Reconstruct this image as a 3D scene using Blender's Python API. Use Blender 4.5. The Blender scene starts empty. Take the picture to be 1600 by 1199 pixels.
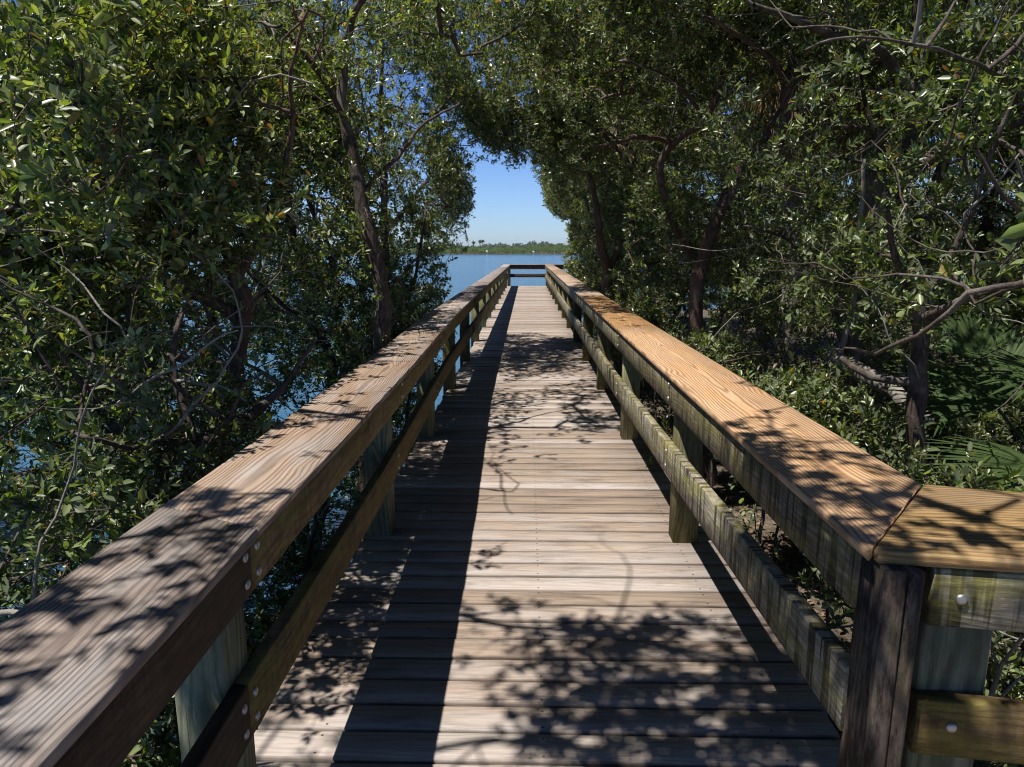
import bpy, math, random, time
import numpy as np
from mathutils import Vector
T0 = time.time()
R = math.radians
# ------------------------------------------------------------------ camera, sky, sun, exposure
scene = bpy.context.scene
COL = scene.collection
CAMH = 1.35
F = 1066.67
PITCH = math.atan(209.5 / F)
YAW = math.atan(24 / F)
cam_d = bpy.data.cameras.new("camera")
cam_d.sensor_width = 36; cam_d.lens = 24; cam_d.clip_start = 0.02; cam_d.clip_end = 9000
cam = bpy.data.objects.new("camera", cam_d); COL.objects.link(cam)
cam.location = (0, 0, CAMH)
cam.rotation_euler = (math.pi / 2 - PITCH, 0, YAW)
scene.camera = cam

SX, SY = -0.37, -0.20            # towards the sun, per metre of height
SUN = Vector((SX, SY, 1)).normalized()
world = bpy.data.worlds.new("World"); scene.world = world; world.use_nodes = True
wn = world.node_tree.nodes; wl = world.node_tree.links
bg = wn["Background"]
sky = wn.new("ShaderNodeTexSky"); sky.sky_type = 'NISHITA'; sky.sun_disc = False
sky.sun_elevation = math.asin(SUN.z)
sky.sun_rotation = math.atan2(SUN.x, SUN.y)
sky.air_density = 1.0; sky.dust_density = 0.4; sky.ozone_density = 2.2
# clear subtropical sky: the texture's yellow horizon band cooled to pale blue; zenith darkened above the view to cut fill light
tcw = wn.new("ShaderNodeTexCoord"); spw = wn.new("ShaderNodeSeparateXYZ"); wl.new(tcw.outputs["Generated"], spw.inputs[0])
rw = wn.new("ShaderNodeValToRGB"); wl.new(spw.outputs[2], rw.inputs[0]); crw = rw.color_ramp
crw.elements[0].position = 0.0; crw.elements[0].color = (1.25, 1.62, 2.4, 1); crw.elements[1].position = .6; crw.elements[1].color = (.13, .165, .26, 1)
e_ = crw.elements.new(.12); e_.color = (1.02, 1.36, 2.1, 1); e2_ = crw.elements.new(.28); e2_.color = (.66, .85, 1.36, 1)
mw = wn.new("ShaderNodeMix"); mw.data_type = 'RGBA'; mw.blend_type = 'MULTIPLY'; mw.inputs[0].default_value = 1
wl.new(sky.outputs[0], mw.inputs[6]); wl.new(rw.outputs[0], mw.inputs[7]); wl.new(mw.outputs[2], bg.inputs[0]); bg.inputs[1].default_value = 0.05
sun_d = bpy.data.lights.new("sun", 'SUN'); sun_d.energy = 5.0; sun_d.angle = R(0.53); sun_d.color = (1, .945, .87)
sun = bpy.data.objects.new("sun", sun_d); COL.objects.link(sun)
sun.rotation_euler = SUN.to_track_quat('Z', 'Y').to_euler()
scene.view_settings.view_transform = 'Standard'; scene.view_settings.look = 'None'
scene.view_settings.exposure = 0.50; scene.view_settings.gamma = 1
scene.cycles.max_bounces = 6; scene.cycles.diffuse_bounces = 1; scene.cycles.filter_width = 1.1; scene.cycles.glossy_bounces = 2
scene.cycles.transmission_bounces = 3; scene.cycles.transparent_max_bounces = 4
scene.cycles.caustics_reflective = False; scene.cycles.caustics_refractive = False

rng = np.random.default_rng(11)
random.seed(5)

# ------------------------------------------------------------------ rays of the photo turned into world points
CP, SP, CY_, SY_ = math.cos(PITCH), math.sin(PITCH), math.cos(YAW), math.sin(YAW)
def ray(px, py):
    a = px - 800; b = py - 599.5
    fwd = F * CP - b * SP; dn = F * SP + b * CP
    return np.array([a * CY_ - fwd * SY_, a * SY_ + fwd * CY_, -dn])
def at(px, py, d):
    r = ray(px, py); return r * (d / r[1]) + np.array([0, 0, CAMH])
def atz(px, py, z):
    r = ray(px, py); return r * ((z - CAMH) / r[2]) + np.array([0, 0, CAMH])

# ------------------------------------------------------------------ object helpers
def tag(o, label=None, cat=None, group=None, kind=None):
    if label: o["label"] = label
    if cat: o["category"] = cat
    if group: o["group"] = group
    if kind: o["kind"] = kind
    return o
def empty(name, loc=(0, 0, 0)):
    o = bpy.data.objects.new(name, None); COL.objects.link(o); o.location = [float(v) for v in loc]
    o.empty_display_size = .2
    return o
def link(name, me, parent=None):
    o = bpy.data.objects.new(name, me); COL.objects.link(o)
    if parent:
        o.parent = parent
        o.location = -parent.location
    return o
def mesh_np(name, V, faces, mat, smooth=False, attrs=None):
    """V (n,3); faces: list of (m,k) int arrays"""
    me = bpy.data.meshes.new(name)
    V = np.asarray(V, dtype=np.float32)
    me.vertices.add(len(V)); me.vertices.foreach_set("co", V.ravel())
    faces = [np.asarray(f, dtype=np.int32) for f in faces if len(f)]
    nl = sum(f.size for f in faces); npoly = sum(len(f) for f in faces)
    me.loops.add(nl); me.polygons.add(npoly)
    me.loops.foreach_set("vertex_index", np.concatenate([f.ravel() for f in faces]))
    starts = []; tot = []; s = 0
    for f in faces:
        k = f.shape[1]; starts.append(s + np.arange(len(f)) * k); tot.append(np.full(len(f), k)); s += f.size
    me.polygons.foreach_set("loop_start", np.concatenate(starts).astype(np.int32))
    me.polygons.foreach_set("loop_total", np.concatenate(tot).astype(np.int32))
    if smooth: me.polygons.foreach_set("use_smooth", np.ones(npoly, dtype=bool))
    me.update(calc_edges=True)
    for an, (ty, arr) in (attrs or {}).items():
        a = me.attributes.new(an, ty, 'POINT')
        a.data.foreach_set({'FLOAT': 'value', 'FLOAT_VECTOR': 'vector', 'FLOAT_COLOR': 'color'}[ty],
                           np.asarray(arr, dtype=np.float32).ravel())
    me.materials.append(mat)
    return me

# ------------------------------------------------------------------ materials
def newmat(name):
    m = bpy.data.materials.new(name); m.use_nodes = True
    nt = m.node_tree; b = nt.nodes["Principled BSDF"]
    return m, nt, nt.nodes, nt.links, b
class G:
    """tiny node-graph writer"""
    def __init__(s, nt): s.nt = nt; s.n = nt.nodes; s.l = nt.links
    def put(s, node, sock, v):
        if v is None: return
        if isinstance(v, bpy.types.NodeSocket): s.l.new(v, node.inputs[sock])
        else: node.inputs[sock].default_value = v
    def attr(s, name, out="Fac"):
        a = s.n.new("ShaderNodeAttribute"); a.attribute_name = name; return a.outputs[out]
    def math(s, op, a, b=None, c=None, clamp=False):
        m = s.n.new("ShaderNodeMath"); m.operation = op; m.use_clamp = clamp
        s.put(m, 0, a); s.put(m, 1, b); s.put(m, 2, c); return m.outputs[0]
    def vmath(s, op, a, b=None, out=0):
        m = s.n.new("ShaderNodeVectorMath"); m.operation = op; s.put(m, 0, a); s.put(m, 1, b); return m.outputs[out]
    def noise(s, vec, scale, detail=4, rough=.55, dist=0, out=0):
        m = s.n.new("ShaderNodeTexNoise"); s.put(m, "Vector", vec); s.put(m, "Scale", scale); s.put(m, "Detail", detail)
        s.put(m, "Roughness", rough); s.put(m, "Distortion", dist); return m.outputs[out]
    def ramp(s, fac, stops, interp='LINEAR'):
        m = s.n.new("ShaderNodeValToRGB"); s.put(m, 0, fac); cr = m.color_ramp; cr.interpolation = interp
        while len(cr.elements) < len(stops): cr.elements.new(.5)
        for e, (p, c) in zip(cr.elements, stops):
            e.position = p; e.color = (c if len(c) == 4 else (*c, 1)) if isinstance(c, tuple) else (c, c, c, 1)
        return m.outputs[0]
    def mix(s, fac, a, b, mode='MIX'):
        m = s.n.new("ShaderNodeMix"); m.data_type = 'RGBA'; m.blend_type = mode
        s.put(m, 0, fac)
        for k, v in ((6, a), (7, b)):
            if isinstance(v, tuple) and len(v) == 3: v = (*v, 1)
            s.put(m, k, v)
        return m.outputs[2]
    def mapr(s, v, a, b, c, d):
        m = s.n.new("ShaderNodeMapRange"); s.put(m, 0, v); m.inputs[1].default_value = a; m.inputs[2].default_value = b
        m.inputs[3].default_value = c; m.inputs[4].default_value = d; return m.outputs[0]
    def bump(s, h, strength, dist, normal=None):
        m = s.n.new("ShaderNodeBump"); s.put(m, "Height", h); m.inputs["Strength"].default_value = strength
        m.inputs["Distance"].default_value = dist; s.put(m, "Normal", normal); return m.outputs[0]

def wood(name, light, dark, grey, greyamt=.5, ring=150, ringc=.6, moss=0, mosscol=(.10, .115, .03), streak=0, knots=.5,
         stain=.4, edge=0, nails=False, rough=.75, bumpd=.0012, black=0):
    m, nt, N, L, b = newmat(name); g = G(nt)
    gr = g.attr("grain", "Vector"); rnd = g.attr("brd")
    sep = N.new("ShaderNodeSeparateXYZ"); L.new(gr, sep.inputs[0])
    x, y, z = sep.outputs
    off = g.math('MULTIPLY', rnd, 37.0)
    def vec(sx, sy, sz, o=0.0):
        c = N.new("ShaderNodeCombineXYZ")
        L.new(g.math('ADD', g.math('MULTIPLY', x, sx), g.math('ADD', off, o)), c.inputs[0])
        L.new(g.math('MULTIPLY', y, sy), c.inputs[1]); L.new(g.math('MULTIPLY', z, sz), c.inputs[2]); return c.outputs[0]
    # growth rings: distance from a wandering pith line below the board
    w1 = g.noise(vec(1.1, 3, 3, 3), 1.0, 2, .5); w2 = g.noise(vec(5, 14, 14, 9), 1.0, 2, .5)
    yy = g.math('ADD', y, g.math('MULTIPLY', g.math('SUBTRACT', w1, .5), .16))
    yy = g.math('ADD', yy, g.math('MULTIPLY', g.math('SUBTRACT', w2, .5), .018))
    dep = g.math('ADD', g.math('ADD', z, .02), g.math('MULTIPLY', g.math('SUBTRACT', g.noise(vec(.9, 1, 1, 21), 1.0, 2), .5), .10))
    rad = g.math('SQRT', g.math('ADD', g.math('MULTIPLY', yy, yy), g.math('MULTIPLY', dep, dep)))
    # knots bend the rings
    vo = N.new("ShaderNodeTexVoronoi"); vo.inputs["Scale"].default_value = 1.0; L.new(vec(2.1, 7.5, 0, 50), vo.inputs["Vector"])
    kd = vo.outputs["Distance"]
    kmask = g.mapr(kd, .0, .30, 1, 0)
    rad = g.math('ADD', rad, g.math('MULTIPLY', g.math('POWER', kmask, 2.0), .018 * knots))
    s = g.math('SINE', g.math('MULTIPLY', rad, ring * 2 * math.pi))
    rings = g.ramp(g.mapr(s, -1, 1, 0, 1), [(0, 0.0), (.45, .12), (.8, .75), (1, 1.0)])
    fine = g.noise(vec(7, 420, 420), 1.0, 3, .6)
    med = g.noise(vec(2.5, 60, 60, 5), 1.0, 4, .6)
    blot = g.noise(vec(2.2, 9, 9, 14), 1.0, 4, .6)
    col = g.mix(g.math('MULTIPLY', rings, ringc), light, dark)
    col = g.mix(g.mapr(med, .35, .7, 0, .5), col, dark)
    gm = g.math('MULTIPLY', g.mapr(g.math('ADD', blot, g.math('MULTIPLY', g.math('SUBTRACT', rnd, .5), .35)), .35, .65, 0, 1), greyamt * 1.4, clamp=True)
    greyv = g.mix(g.math('MULTIPLY', rings, .75 * ringc), grey, tuple(c * .42 for c in grey))
    col = g.mix(gm, col, greyv)
    col = g.mix(g.mapr(fine, .4, .75, 0, .45), col, tuple(c * .35 for c in dark), 'MIX')
    st = g.noise(vec(3.1, 12, 12, 77), 1.0, 5, .65)
    col = g.mix(g.mapr(st, .52, .72, 0, stain), col, tuple(c * .3 for c in dark))
    # knots
    kn = g.mapr(kd, .035, .065, 1, 0)
    kr = g.math('GREATER_THAN', vo.outputs["Color"], 1 - .55 * knots)
    col = g.mix(g.math('MULTIPLY', g.math('MULTIPLY', kn, kr), .85), col, tuple(c * .22 for c in dark))
    cn = g.mapr(g.noise(vec(1.3, 130, 0, 61), 1.0, 2, .5), .69, .73, 0, 1)
    col = g.mix(g.math('MULTIPLY', cn, .8), col, tuple(c * .2 for c in dark))
    fine = g.math('ADD', fine, g.math('MULTIPLY', cn, .8))
    height = g.math('SUBTRACT', g.math('MULTIPLY', rings, -.6), g.math('MULTIPLY', fine, .9))
    if streak:
        sv = g.noise(vec(26, 1.2, 1.2, 31), 1.0, 3, .6)
        col = g.mix(g.math('MULTIPLY', g.mapr(sv, .50, .545, 0, 1), streak), col, (.022, .016, .011))
    if moss:
        mo = g.noise(vec(4.5, 16, 16, 90), 1.0, 5, .7)
        mm = g.math('MULTIPLY', g.mapr(mo, .42, .6, 0, 1), moss)
        col = g.mix(mm, col, mosscol)
        height = g.math('ADD', height, g.math('MULTIPLY', g.noise(vec(300, 300, 300), 1.0, 2), moss))
    if black:
        bl = g.noise(vec(9, 30, 30, 66), 1.0, 6, .75)
        col = g.mix(g.math('MULTIPLY', g.mapr(bl, .40, .58, 0, 1), black), col, (.012, .008, .006))
    if edge:
        en = g.math('ADD', g.math('ABSOLUTE', y), g.math('MULTIPLY', g.noise(vec(6, 0, 0, 40), 1.0, 3), .012))
        col = g.mix(g.math('MULTIPLY', g.mapr(en, .052, .063, 0, 1), edge * .75), col, tuple(c * .35 for c in dark))
    if nails:
        ys = g.math('SUBTRACT', g.math('ABSOLUTE', y), .034)
        tot = None
        for nx in (-.58, .045, .70):
            dx = g.math('SUBTRACT', x, nx + .004)
            dd = g.math('SQRT', g.math('ADD', g.math('MULTIPLY', dx, dx), g.math('MULTIPLY', ys, ys)))
            k = g.mapr(dd, .0028, .0045, 1, 0)
            tot = k if tot is None else g.math('MAXIMUM', tot, k)
        col = g.mix(g.math('MULTIPLY', tot, .85), col, (.03, .025, .022))
        height = g.math('SUBTRACT', height, g.math('MULTIPLY', tot, 2))
    tone = g.mapr(rnd, 0, 1, .76, 1.2)
    col = g.mix(1.0, col, tone, 'MULTIPLY')
    L.new(col, b.inputs["Base Color"]); b.inputs["Roughness"].default_value = rough
    b.inputs["Specular IOR Level"].default_value = .3
    L.new(g.bump(height, .7, bumpd), b.inputs["Normal"])
    return m

M_DECK = wood("weathered_decking", (.455, .355, .28), (.22, .165, .125), (.42, .375, .345), .75, 90, .38, knots=1, stain=.5, nails=True, edge=.9)
M_CAPG = wood("grey_cap_board", (.47, .34, .24), (.17, .11, .075), (.42, .37, .34), .7, 105, .8, knots=.3, stain=.2, bumpd=.002)
M_CAPO = wood("orange_cap_board", (.60, .365, .16), (.24, .11, .04), (.46, .34, .25), .35, 80, .9, knots=.35, stain=.25, bumpd=.0018)
M_CAPS = wood("silvered_cap_board", (.40, .33, .285), (.17, .135, .12), (.42, .385, .375), 1.0, 105, .8, knots=.3, stain=.3, bumpd=.002)
M_CAPM = wood("faded_cap_board", (.50, .34, .20), (.20, .12, .065), (.42, .34, .28), .5, 90, .9, knots=.3, stain=.4)
M_RAIL = wood("mossy_rail", (.32, .22, .10), (.12, .075, .033), (.22, .19, .13), .3, 80, .6, moss=.7, streak=.3, black=.4, mosscol=(.25, .21, .04), stain=.6)
M_RAILR = wood("grey_streaked_rail", (.40, .33, .22), (.14, .10, .06), (.38, .35, .28), .7, 80, .6, moss=.55, streak=.9, black=.5, mosscol=(.22, .21, .05), stain=.5)
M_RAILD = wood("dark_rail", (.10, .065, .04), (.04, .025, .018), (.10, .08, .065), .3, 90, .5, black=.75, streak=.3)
M_POST = wood("green_treated_post", (.32, .29, .14), (.12, .105, .05), (.28, .29, .19), .5, 70, .8, moss=.55, stain=.6, black=.3, mosscol=(.17, .155, .03))
M_POSTG = wood("green_treated_post", (.27, .27, .17), (.08, .085, .05), (.30, .31, .23), .5, 70, .8, moss=.3, stain=.6, black=.3, mosscol=(.12, .13, .03))
M_POSTB = wood("brown_post", (.20, .13, .095), (.06, .038, .028), (.24, .20, .18), .35, 80, .8, moss=.25, black=.85, stain=.7)

def plain(name, col, rough=.6, metal=0, bump=None):
    m, nt, N, L, b = newmat(name); g = G(nt)
    tc = N.new("ShaderNodeTexCoord").outputs["Object"]
    n = g.noise(tc, 30, 4)
    c = g.mix(g.mapr(n, .3, .7, 0, .5), col, tuple(v * .55 for v in col))
    L.new(c, b.inputs["Base Color"]); b.inputs["Roughness"].default_value = rough; b.inputs["Metallic"].default_value = metal
    return m
M_BOLT = plain("galvanised_bolt", (.50, .49, .48), .5, .9)
M_WHITE = plain("white_marker_paint", (.8, .8, .78), .5)

def leafmat(name, rough=.34, trans=.18, pale=(.16, .19, .12), spec=.5):
    m, nt, N, L, b = newmat(name); g = G(nt)
    c = g.attr("tint", "Color")
    geo = N.new("ShaderNodeNewGeometry")
    cb = g.mix(g.math('MULTIPLY', geo.outputs["Backfacing"], .55), c, pale)
    L.new(cb, b.inputs["Base Color"]); b.inputs["Roughness"].default_value = rough
    b.inputs["Specular IOR Level"].default_value = spec
    tr = N.new("ShaderNodeBsdfTranslucent"); L.new(g.mix(1.0, c, (2.3, 2.4, .8), 'MULTIPLY'), tr.inputs[0])
    mx = N.new("ShaderNodeMixShader"); mx.inputs[0].default_value = trans
    L.new(b.outputs[0], mx.inputs[1]); L.new(tr.outputs[0], mx.inputs[2])
    L.new(mx.outputs[0], N["Material Output"].inputs[0])
    return m
M_LEAF = leafmat("glossy_leaf")
M_PALM = leafmat("palm_blade", .6, .12, (.06, .085, .035), .2)
M_THATCH = leafmat("dead_palm_blade", .8, .2, (.26, .20, .13), .2)
M_FAR = leafmat("far_foliage", .9, .15, (.08, .11, .05), .05)
M_LITTER = leafmat("fallen_leaf", .8, .05, (.22, .15, .09), .2)
def bark(name, a, b2, lich=.35):
    m, nt, N, L, b = newmat(name); g = G(nt)
    tc = N.new("ShaderNodeTexCoord").outputs["Object"]
    mp = N.new("ShaderNodeMapping"); mp.inputs["Scale"].default_value = (1, 1, .35); L.new(tc, mp.inputs[0])
    n = g.noise(mp.outputs[0], 38, 6, .65, .6); n2 = g.noise(tc, 6, 4)
    c = g.mix(g.mapr(n, .35, .65, 0, 1), b2, a)
    c = g.mix(g.math('MULTIPLY', g.mapr(n2, .52, .64, 0, 1), lich), c, (.30, .28, .25))
    c = g.mix(g.math('MULTIPLY', g.attr("pale"), .8), c, g.mix(n, (.16, .14, .125), (.42, .39, .36)))
    L.new(c, b.inputs["Base Color"]); b.inputs["Roughness"].default_value = .85
    L.new(g.bump(n, .9, .012), b.inputs["Normal"])
    return m
M_BARK = bark("grey_brown_bark", (.115, .085, .068), (.026, .019, .015))
M_BARKR = bark("reddish_bark", (.17, .10, .075), (.045, .027, .021), .2)
M_BARKG = bark("pale_bark", (.33, .30, .27), (.14, .12, .105), .5)

# ------------------------------------------------------------------ boards
class Boards:
    def __init__(s): s.V = []; s.F = []; s.Gr = []; s.B = []; s.n = 0
    def sweep(s, path, w, h, up=(0, 0, 1), ch=.003, rnd=None, m0=0.0, m1=0.0, grain_swap=False):
        """rectangular section (w across, h along up) along path; path = centre line; m0/m1: mitre shear at ends"""
        path = [np.array(p, float) for p in path]; up = np.array(up, float)
        rnd = rng.random() if rnd is None else rnd
        a, b = w / 2, h / 2
        prof = [(-a + ch, -b), (a - ch, -b), (a, -b + ch), (a, b - ch), (a - ch, b), (-a + ch, b), (-a, b - ch), (-a, -b + ch)]
        dist = 0; base = s.n; n = len(path)
        for i, p in enumerate(path):
            t = path[min(i + 1, n - 1)] - path[max(i - 1, 0)]; t /= np.linalg.norm(t)
            r = np.cross(t, up); r /= np.linalg.norm(r); u = np.cross(r, t)
            if i: dist += np.linalg.norm(p - path[i - 1])
            for (x, y) in prof:
                sh = 0
                if i == 0: sh = m0 * (x / w + .5)
                if i == n - 1: sh = m1 * (x / w + .5)
                s.V.append(p + r * x + u * y + t * sh)
                s.Gr.append((dist + sh, x, y) if not grain_swap else (dist + sh, y, x)); s.B.append(rnd)
        for i in range(n - 1):
            for k in range(8):
                k2 = (k + 1) % 8; q = base + i * 8
                s.F.append((q + k, q + k2, q + 8 + k2, q + 8 + k))
        s.F.append(tuple(base + k for k in range(7, -1, -1)))
        s.F.append(tuple(base + (n - 1) * 8 + k for k in range(8)))
        s.n += 8 * n
        return s
    def prism(s, pts, z0, z1, gdir, rnd=None):
        """flat polygon (ccw) extruded; top edge slightly eased"""
        rnd = rng.random() if rnd is None else rnd
        pts = [np.array(p[:2], float) for p in pts]; c = sum(pts) / len(pts); g = np.array(gdir, float); g /= np.linalg.norm(g)
        nrm = np.array([-g[1], g[0]]); k = len(pts); base = s.n
        for (z, sc) in ((z0, 0), (z1 - .004, 0), (z1, .004)):
            for p in pts:
                q = p + (c - p) / np.linalg.norm(c - p) * sc
                s.V.append(np.array([q[0], q[1], z])); s.Gr.append((q @ g, q @ nrm, z)); s.B.append(rnd)
        for lv in (0, 1):
            for i in range(k):
                j = (i + 1) % k; o = base + lv * k
                s.F.append((o + i, o + j, o + k + j, o + k + i))
        s.F.append(tuple(base + i for i in range(k - 1, -1, -1))); s.F.append(tuple(base + 2 * k + i for i in range(k)))
        s.n += 3 * k
        return s
    def build(s, name, mat, parent=None):
        by = {}
        for f in s.F: by.setdefault(len(f), []).append(f)
        me = mesh_np(name, np.array(s.V), list(by.values()), mat, attrs={'grain': ('FLOAT_VECTOR', s.Gr), 'brd': ('FLOAT', s.B)})
        return link(name, me, parent)

def lerp_tab(tab, y):
    return float(np.interp(y, [t[0] for t in tab], [t[1] for t in tab]))
END = 25.9
POSTY = [1.21 + 1.77 * k for k in range(14)]

# deck -----------------------------------------------------------
dk = Boards()
y = -1.6
sp = .1185
while y < END:
    w = sp - rng.uniform(.006, .0115)
    xl = -.78 + rng.uniform(-.012, .012); xr = .90 + rng.uniform(-.012, .012)
    if y > END - .9: xr = 2.6
    if y < .9: xr = 2.4
    yc = y + sp / 2; tw = rng.normal(0, .0022); dz = rng.normal(0, .0016); sk = rng.normal(0, .0015)
    xs = np.linspace(xl, xr, 5)
    dk.sweep([(x, yc + sk * x, -.019 + dz + tw * (x - .05) + .0012 * math.sin(x * 3 + yc * 9)) for x in xs], w, .038, ch=.0035)
    # grain coordinate follows x so the screw rows line up over the joists
    L_ = len(xs) * 8
    for i in range(L_):
        k = len(dk.Gr) - L_ + i; dk.Gr[k] = (dk.V[k][0], dk.Gr[k][1], dk.Gr[k][2])
    y += sp
deck = dk.build("boardwalk", M_DECK)
tag(deck, kind="structure")
jb = Boards()
for x in (-.72, .05, .84): jb.sweep([(x, -1.6, -.135), (x, END - .02, -.135)], .045, .18)
jb.build("joist", M_RAILD, deck)
pl = Boards()
for yy in POSTY:
    for x in (-.60, .74): pl.sweep([(x, yy + .16, -2.2), (x, yy + .16, -.232)], .12, .12, up=(0, 1, 0))
pl.build("piling", M_POSTB, deck)

LIN = [(-1.2, -.525), (.6, -.527), (1.3, -.541), (2, -.542), (3.3, -.556), (4.3, -.58), (5.9, -.617), (10.6, -.632), (26, -.634)]
def lin(y): return lerp_tab(LIN, y)
CT = .022; CZ = .80
LW = .257; RW = .305
def smooth_ys(a, b, st=.45): return np.linspace(a, b, max(2, int((b - a) / st) + 1))

def bolt_mesh():
    V = []; Fq = []; Ft = []
    rs = [(0.0108, 0), (.0108, .0015), (.009, .0042), (.005, .0058)]; n = 12
    for r, h in rs:
        for i in range(n): a = 2 * math.pi * i / n; V.append((h, r * math.cos(a), r * math.sin(a)))
    V.append((.0063, 0, 0))
    for l in range(len(rs) - 1):
        for i in range(n): j = (i + 1) % n; Fq.append((l * n + i, l * n + j, l * n + n + j, l * n + n + i))
    o = (len(rs) - 1) * n
    for i in range(n): Ft.append((o + i, o + (i + 1) % n, len(V) - 1))
    return mesh_np("bolt", V, [Fq, Ft], M_BOLT, smooth=True)
BOLT = bolt_mesh()
def add_bolt(parent, p, rz):
    o = bpy.data.objects.new("bolt", BOLT); COL.objects.link(o); o.parent = parent
    o.location = Vector([float(v) for v in p]) - parent.location; o.rotation_euler = (0, 0, rz)

# left railing ----------------------------------------------------
LR = empty("wooden_railing", (-.66, 1.2, 0))
tag(LR, "long wooden railing on the water side with broad weathered grey cap and mossy rails", "railing", "railings along the boardwalk")
capj = [-1.4, 1.27, 4.82, 8.36, 11.9, 15.4, 18.9, 22.4, END + .02]
JN = atz(395, 833, CZ)[1] - atz(290, 795, CZ)[1]
for i, (a, b) in enumerate(zip(capj[:-1], capj[1:])):
    a += .13 if i == 1 else 0; b += .13 if i == 0 else 0
    Boards().sweep([(lin(v) - LW / 2, v, CZ - CT / 2) for v in smooth_ys(a + .002, b - .002)], LW, CT, ch=.003, m0=JN if i == 1 else 0, m1=JN if i == 0 else 0).build("cap_board", M_CAPG if i in (1, 2) else M_CAPS, LR)
railj = [-1.2, 1.305, 4.83, 8.37, 11.9, 15.4, 18.9, 22.4, END]
for i, (a, b) in enumerate(zip(railj[:-1], railj[1:])):
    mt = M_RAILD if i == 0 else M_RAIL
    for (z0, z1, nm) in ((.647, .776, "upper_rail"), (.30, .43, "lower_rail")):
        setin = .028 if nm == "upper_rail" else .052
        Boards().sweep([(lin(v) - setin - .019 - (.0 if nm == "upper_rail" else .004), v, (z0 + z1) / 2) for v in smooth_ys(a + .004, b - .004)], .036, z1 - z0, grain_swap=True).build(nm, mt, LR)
for k, yy in enumerate(POSTY):
    x1 = lin(yy) - .094
    p = Boards().sweep([(x1 - .058, yy + .058 + .07, -.16), (x1 - .058, yy + .058 + .07, .774)], .115, .115, up=(0, 1, 0), ch=.004)
    p.build("post", M_POSTG if k < 2 else M_POST, LR)
    if k < 3:
        for z0, z1, si in ((.647, .776, .028), (.30, .43, .052)):
            dys = ((.1, .028), (.14, .028)) if k == 0 else (((.12, .02),))
            for dy, _ in dys:
                for zz in (z0 + .032, z1 - .038):
                    xx = lin(yy + dy) - si - .001 - (0 if z0 > .5 else .004)
                    dy2 = {.1: .065, .14: .125}.get(dy, dy)
                    add_bolt(LR, (xx, yy + dy2, zz), 0)

# right railing ---------------------------------------------------
ci = atz(1358, 862, CZ); co = atz(1440, 757, CZ)
RIN = [(1.1, .637), (3, .635), (26, .632)]
def rin(y): return lerp_tab(RIN, y)
RR = empty("wooden_railing", (.75, 1.2, 0))
tag(RR, "long wooden railing on the tree side with fresh orange cap and grey streaked rails", "railing", "railings along the boardwalk")
capj = [ci[1], 4.9, 8.4, 11.95, 15.5, 19, 22.5, END - .3]
for i, (a, b) in enumerate(zip(capj[:-1], capj[1:])):
    bb = Boards()
    bb.sweep([(rin(v) + RW / 2, v, CZ - CT / 2) for v in smooth_ys(a + .0015, b - .0015)], RW, CT, ch=.003, m0=(co[1] - ci[1]) if i == 0 else 0)
    bb.build("cap_board", M_CAPO if i < 2 else M_CAPM, RR)
railj = [1.262, 4.83, 8.37, 11.9, 15.4, 18.9, 22.4, END - .25]
LOWZ = [(1.2, .445), (3, .395), (5, .36), (26, .36)]
for i, (a, b) in enumerate(zip(railj[:-1], railj[1:])):
    Boards().sweep([(rin(v) + .012 + .018, v, .712) for v in smooth_ys(a + .004, b - .004)], .036, .128, grain_swap=True).build("upper_rail", M_RAILR, RR)
    Boards().sweep([(rin(v) + .012 + .020, v, lerp_tab(LOWZ, v)) for v in smooth_ys(a + .004, b - .004)], .038, .145, grain_swap=True).build("lower_rail", M_RAILR, RR)
for k, yy in enumerate(POSTY[1:]):
    x0 = rin(yy) + .0525
    Boards().sweep([(x0 + .058, yy + .058 + .03, -.16), (x0 + .058, yy + .058 + .03, .774)], .115, .115, up=(0, 1, 0), ch=.004).build("post", M_POST, RR)
    if k < 2:
        for zz in (.68, .745): add_bolt(RR, (rin(yy) + .0115, yy + .09, zz), math.pi)
        zc = lerp_tab(LOWZ, yy)
        for zz in (zc - .035, zc + .035): add_bolt(RR, (rin(yy) + .0125, yy + .09, zz), math.pi)

# near railing that turns away to the right -----------------------
c2 = atz(1600, 878, CZ); o2 = atz(1600, 770, CZ)
dn = (c2 - ci); dn /= np.linalg.norm(dn); do = (o2 - co); do /= np.linalg.norm(do)
NR = empty("wooden_railing", (ci[0] + .1, ci[1] + .1, 0))
tag(NR, "short return of railing at bottom right with yellowish cap and domed silver bolts", "railing", "railings along the boardwalk")
e1 = ci + dn * 1.5; e2 = co + do * 1.1
cham = ci + (co - ci) * .03 + dn * 0
Boards().prism([ci + dn * .018, e1, e2, co + (co - ci) * -.004 + do * .004, ci + (co - ci) * .045 + dn * .004], CZ - CT, CZ + .001, dn[:2]).build(
    "cap_board", wood("yellow_cap_board", (.52, .36, .17), (.25, .14, .055), (.42, .36, .33), .35, 85, .85, knots=.4, stain=.35, bumpd=.0018), NR)
back = np.array([-dn[1], dn[0], 0])
def along(t, z, setb): q = ci + dn * t + back * setb; q[2] = z; return q
ty = (.115)
for z0, z1, nm, mt in ((.658, .774, "upper_rail", M_RAILR), (.385, .503, "lower_rail", M_RAIL)):
    zc = (z0 + z1) / 2
    Boards().sweep([along(.118, zc, .022), along(.6, zc, .022), along(1.45, zc, .022)], .036, z1 - z0, m0=0, grain_swap=True).build(nm, mt, NR)
q = along(.06, 0, .022)
pb = Boards()
for (t, w) in ((.0385, .039), (.0723, .0265)):
    a_ = along(t, -.16, .03)
    pb.sweep([(a_[0], a_[1], -.16), (a_[0], a_[1], .774)], w, .11, up=(0, 1, 0), ch=.005)
pb.build("corner_post", M_POSTB, NR)
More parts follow.
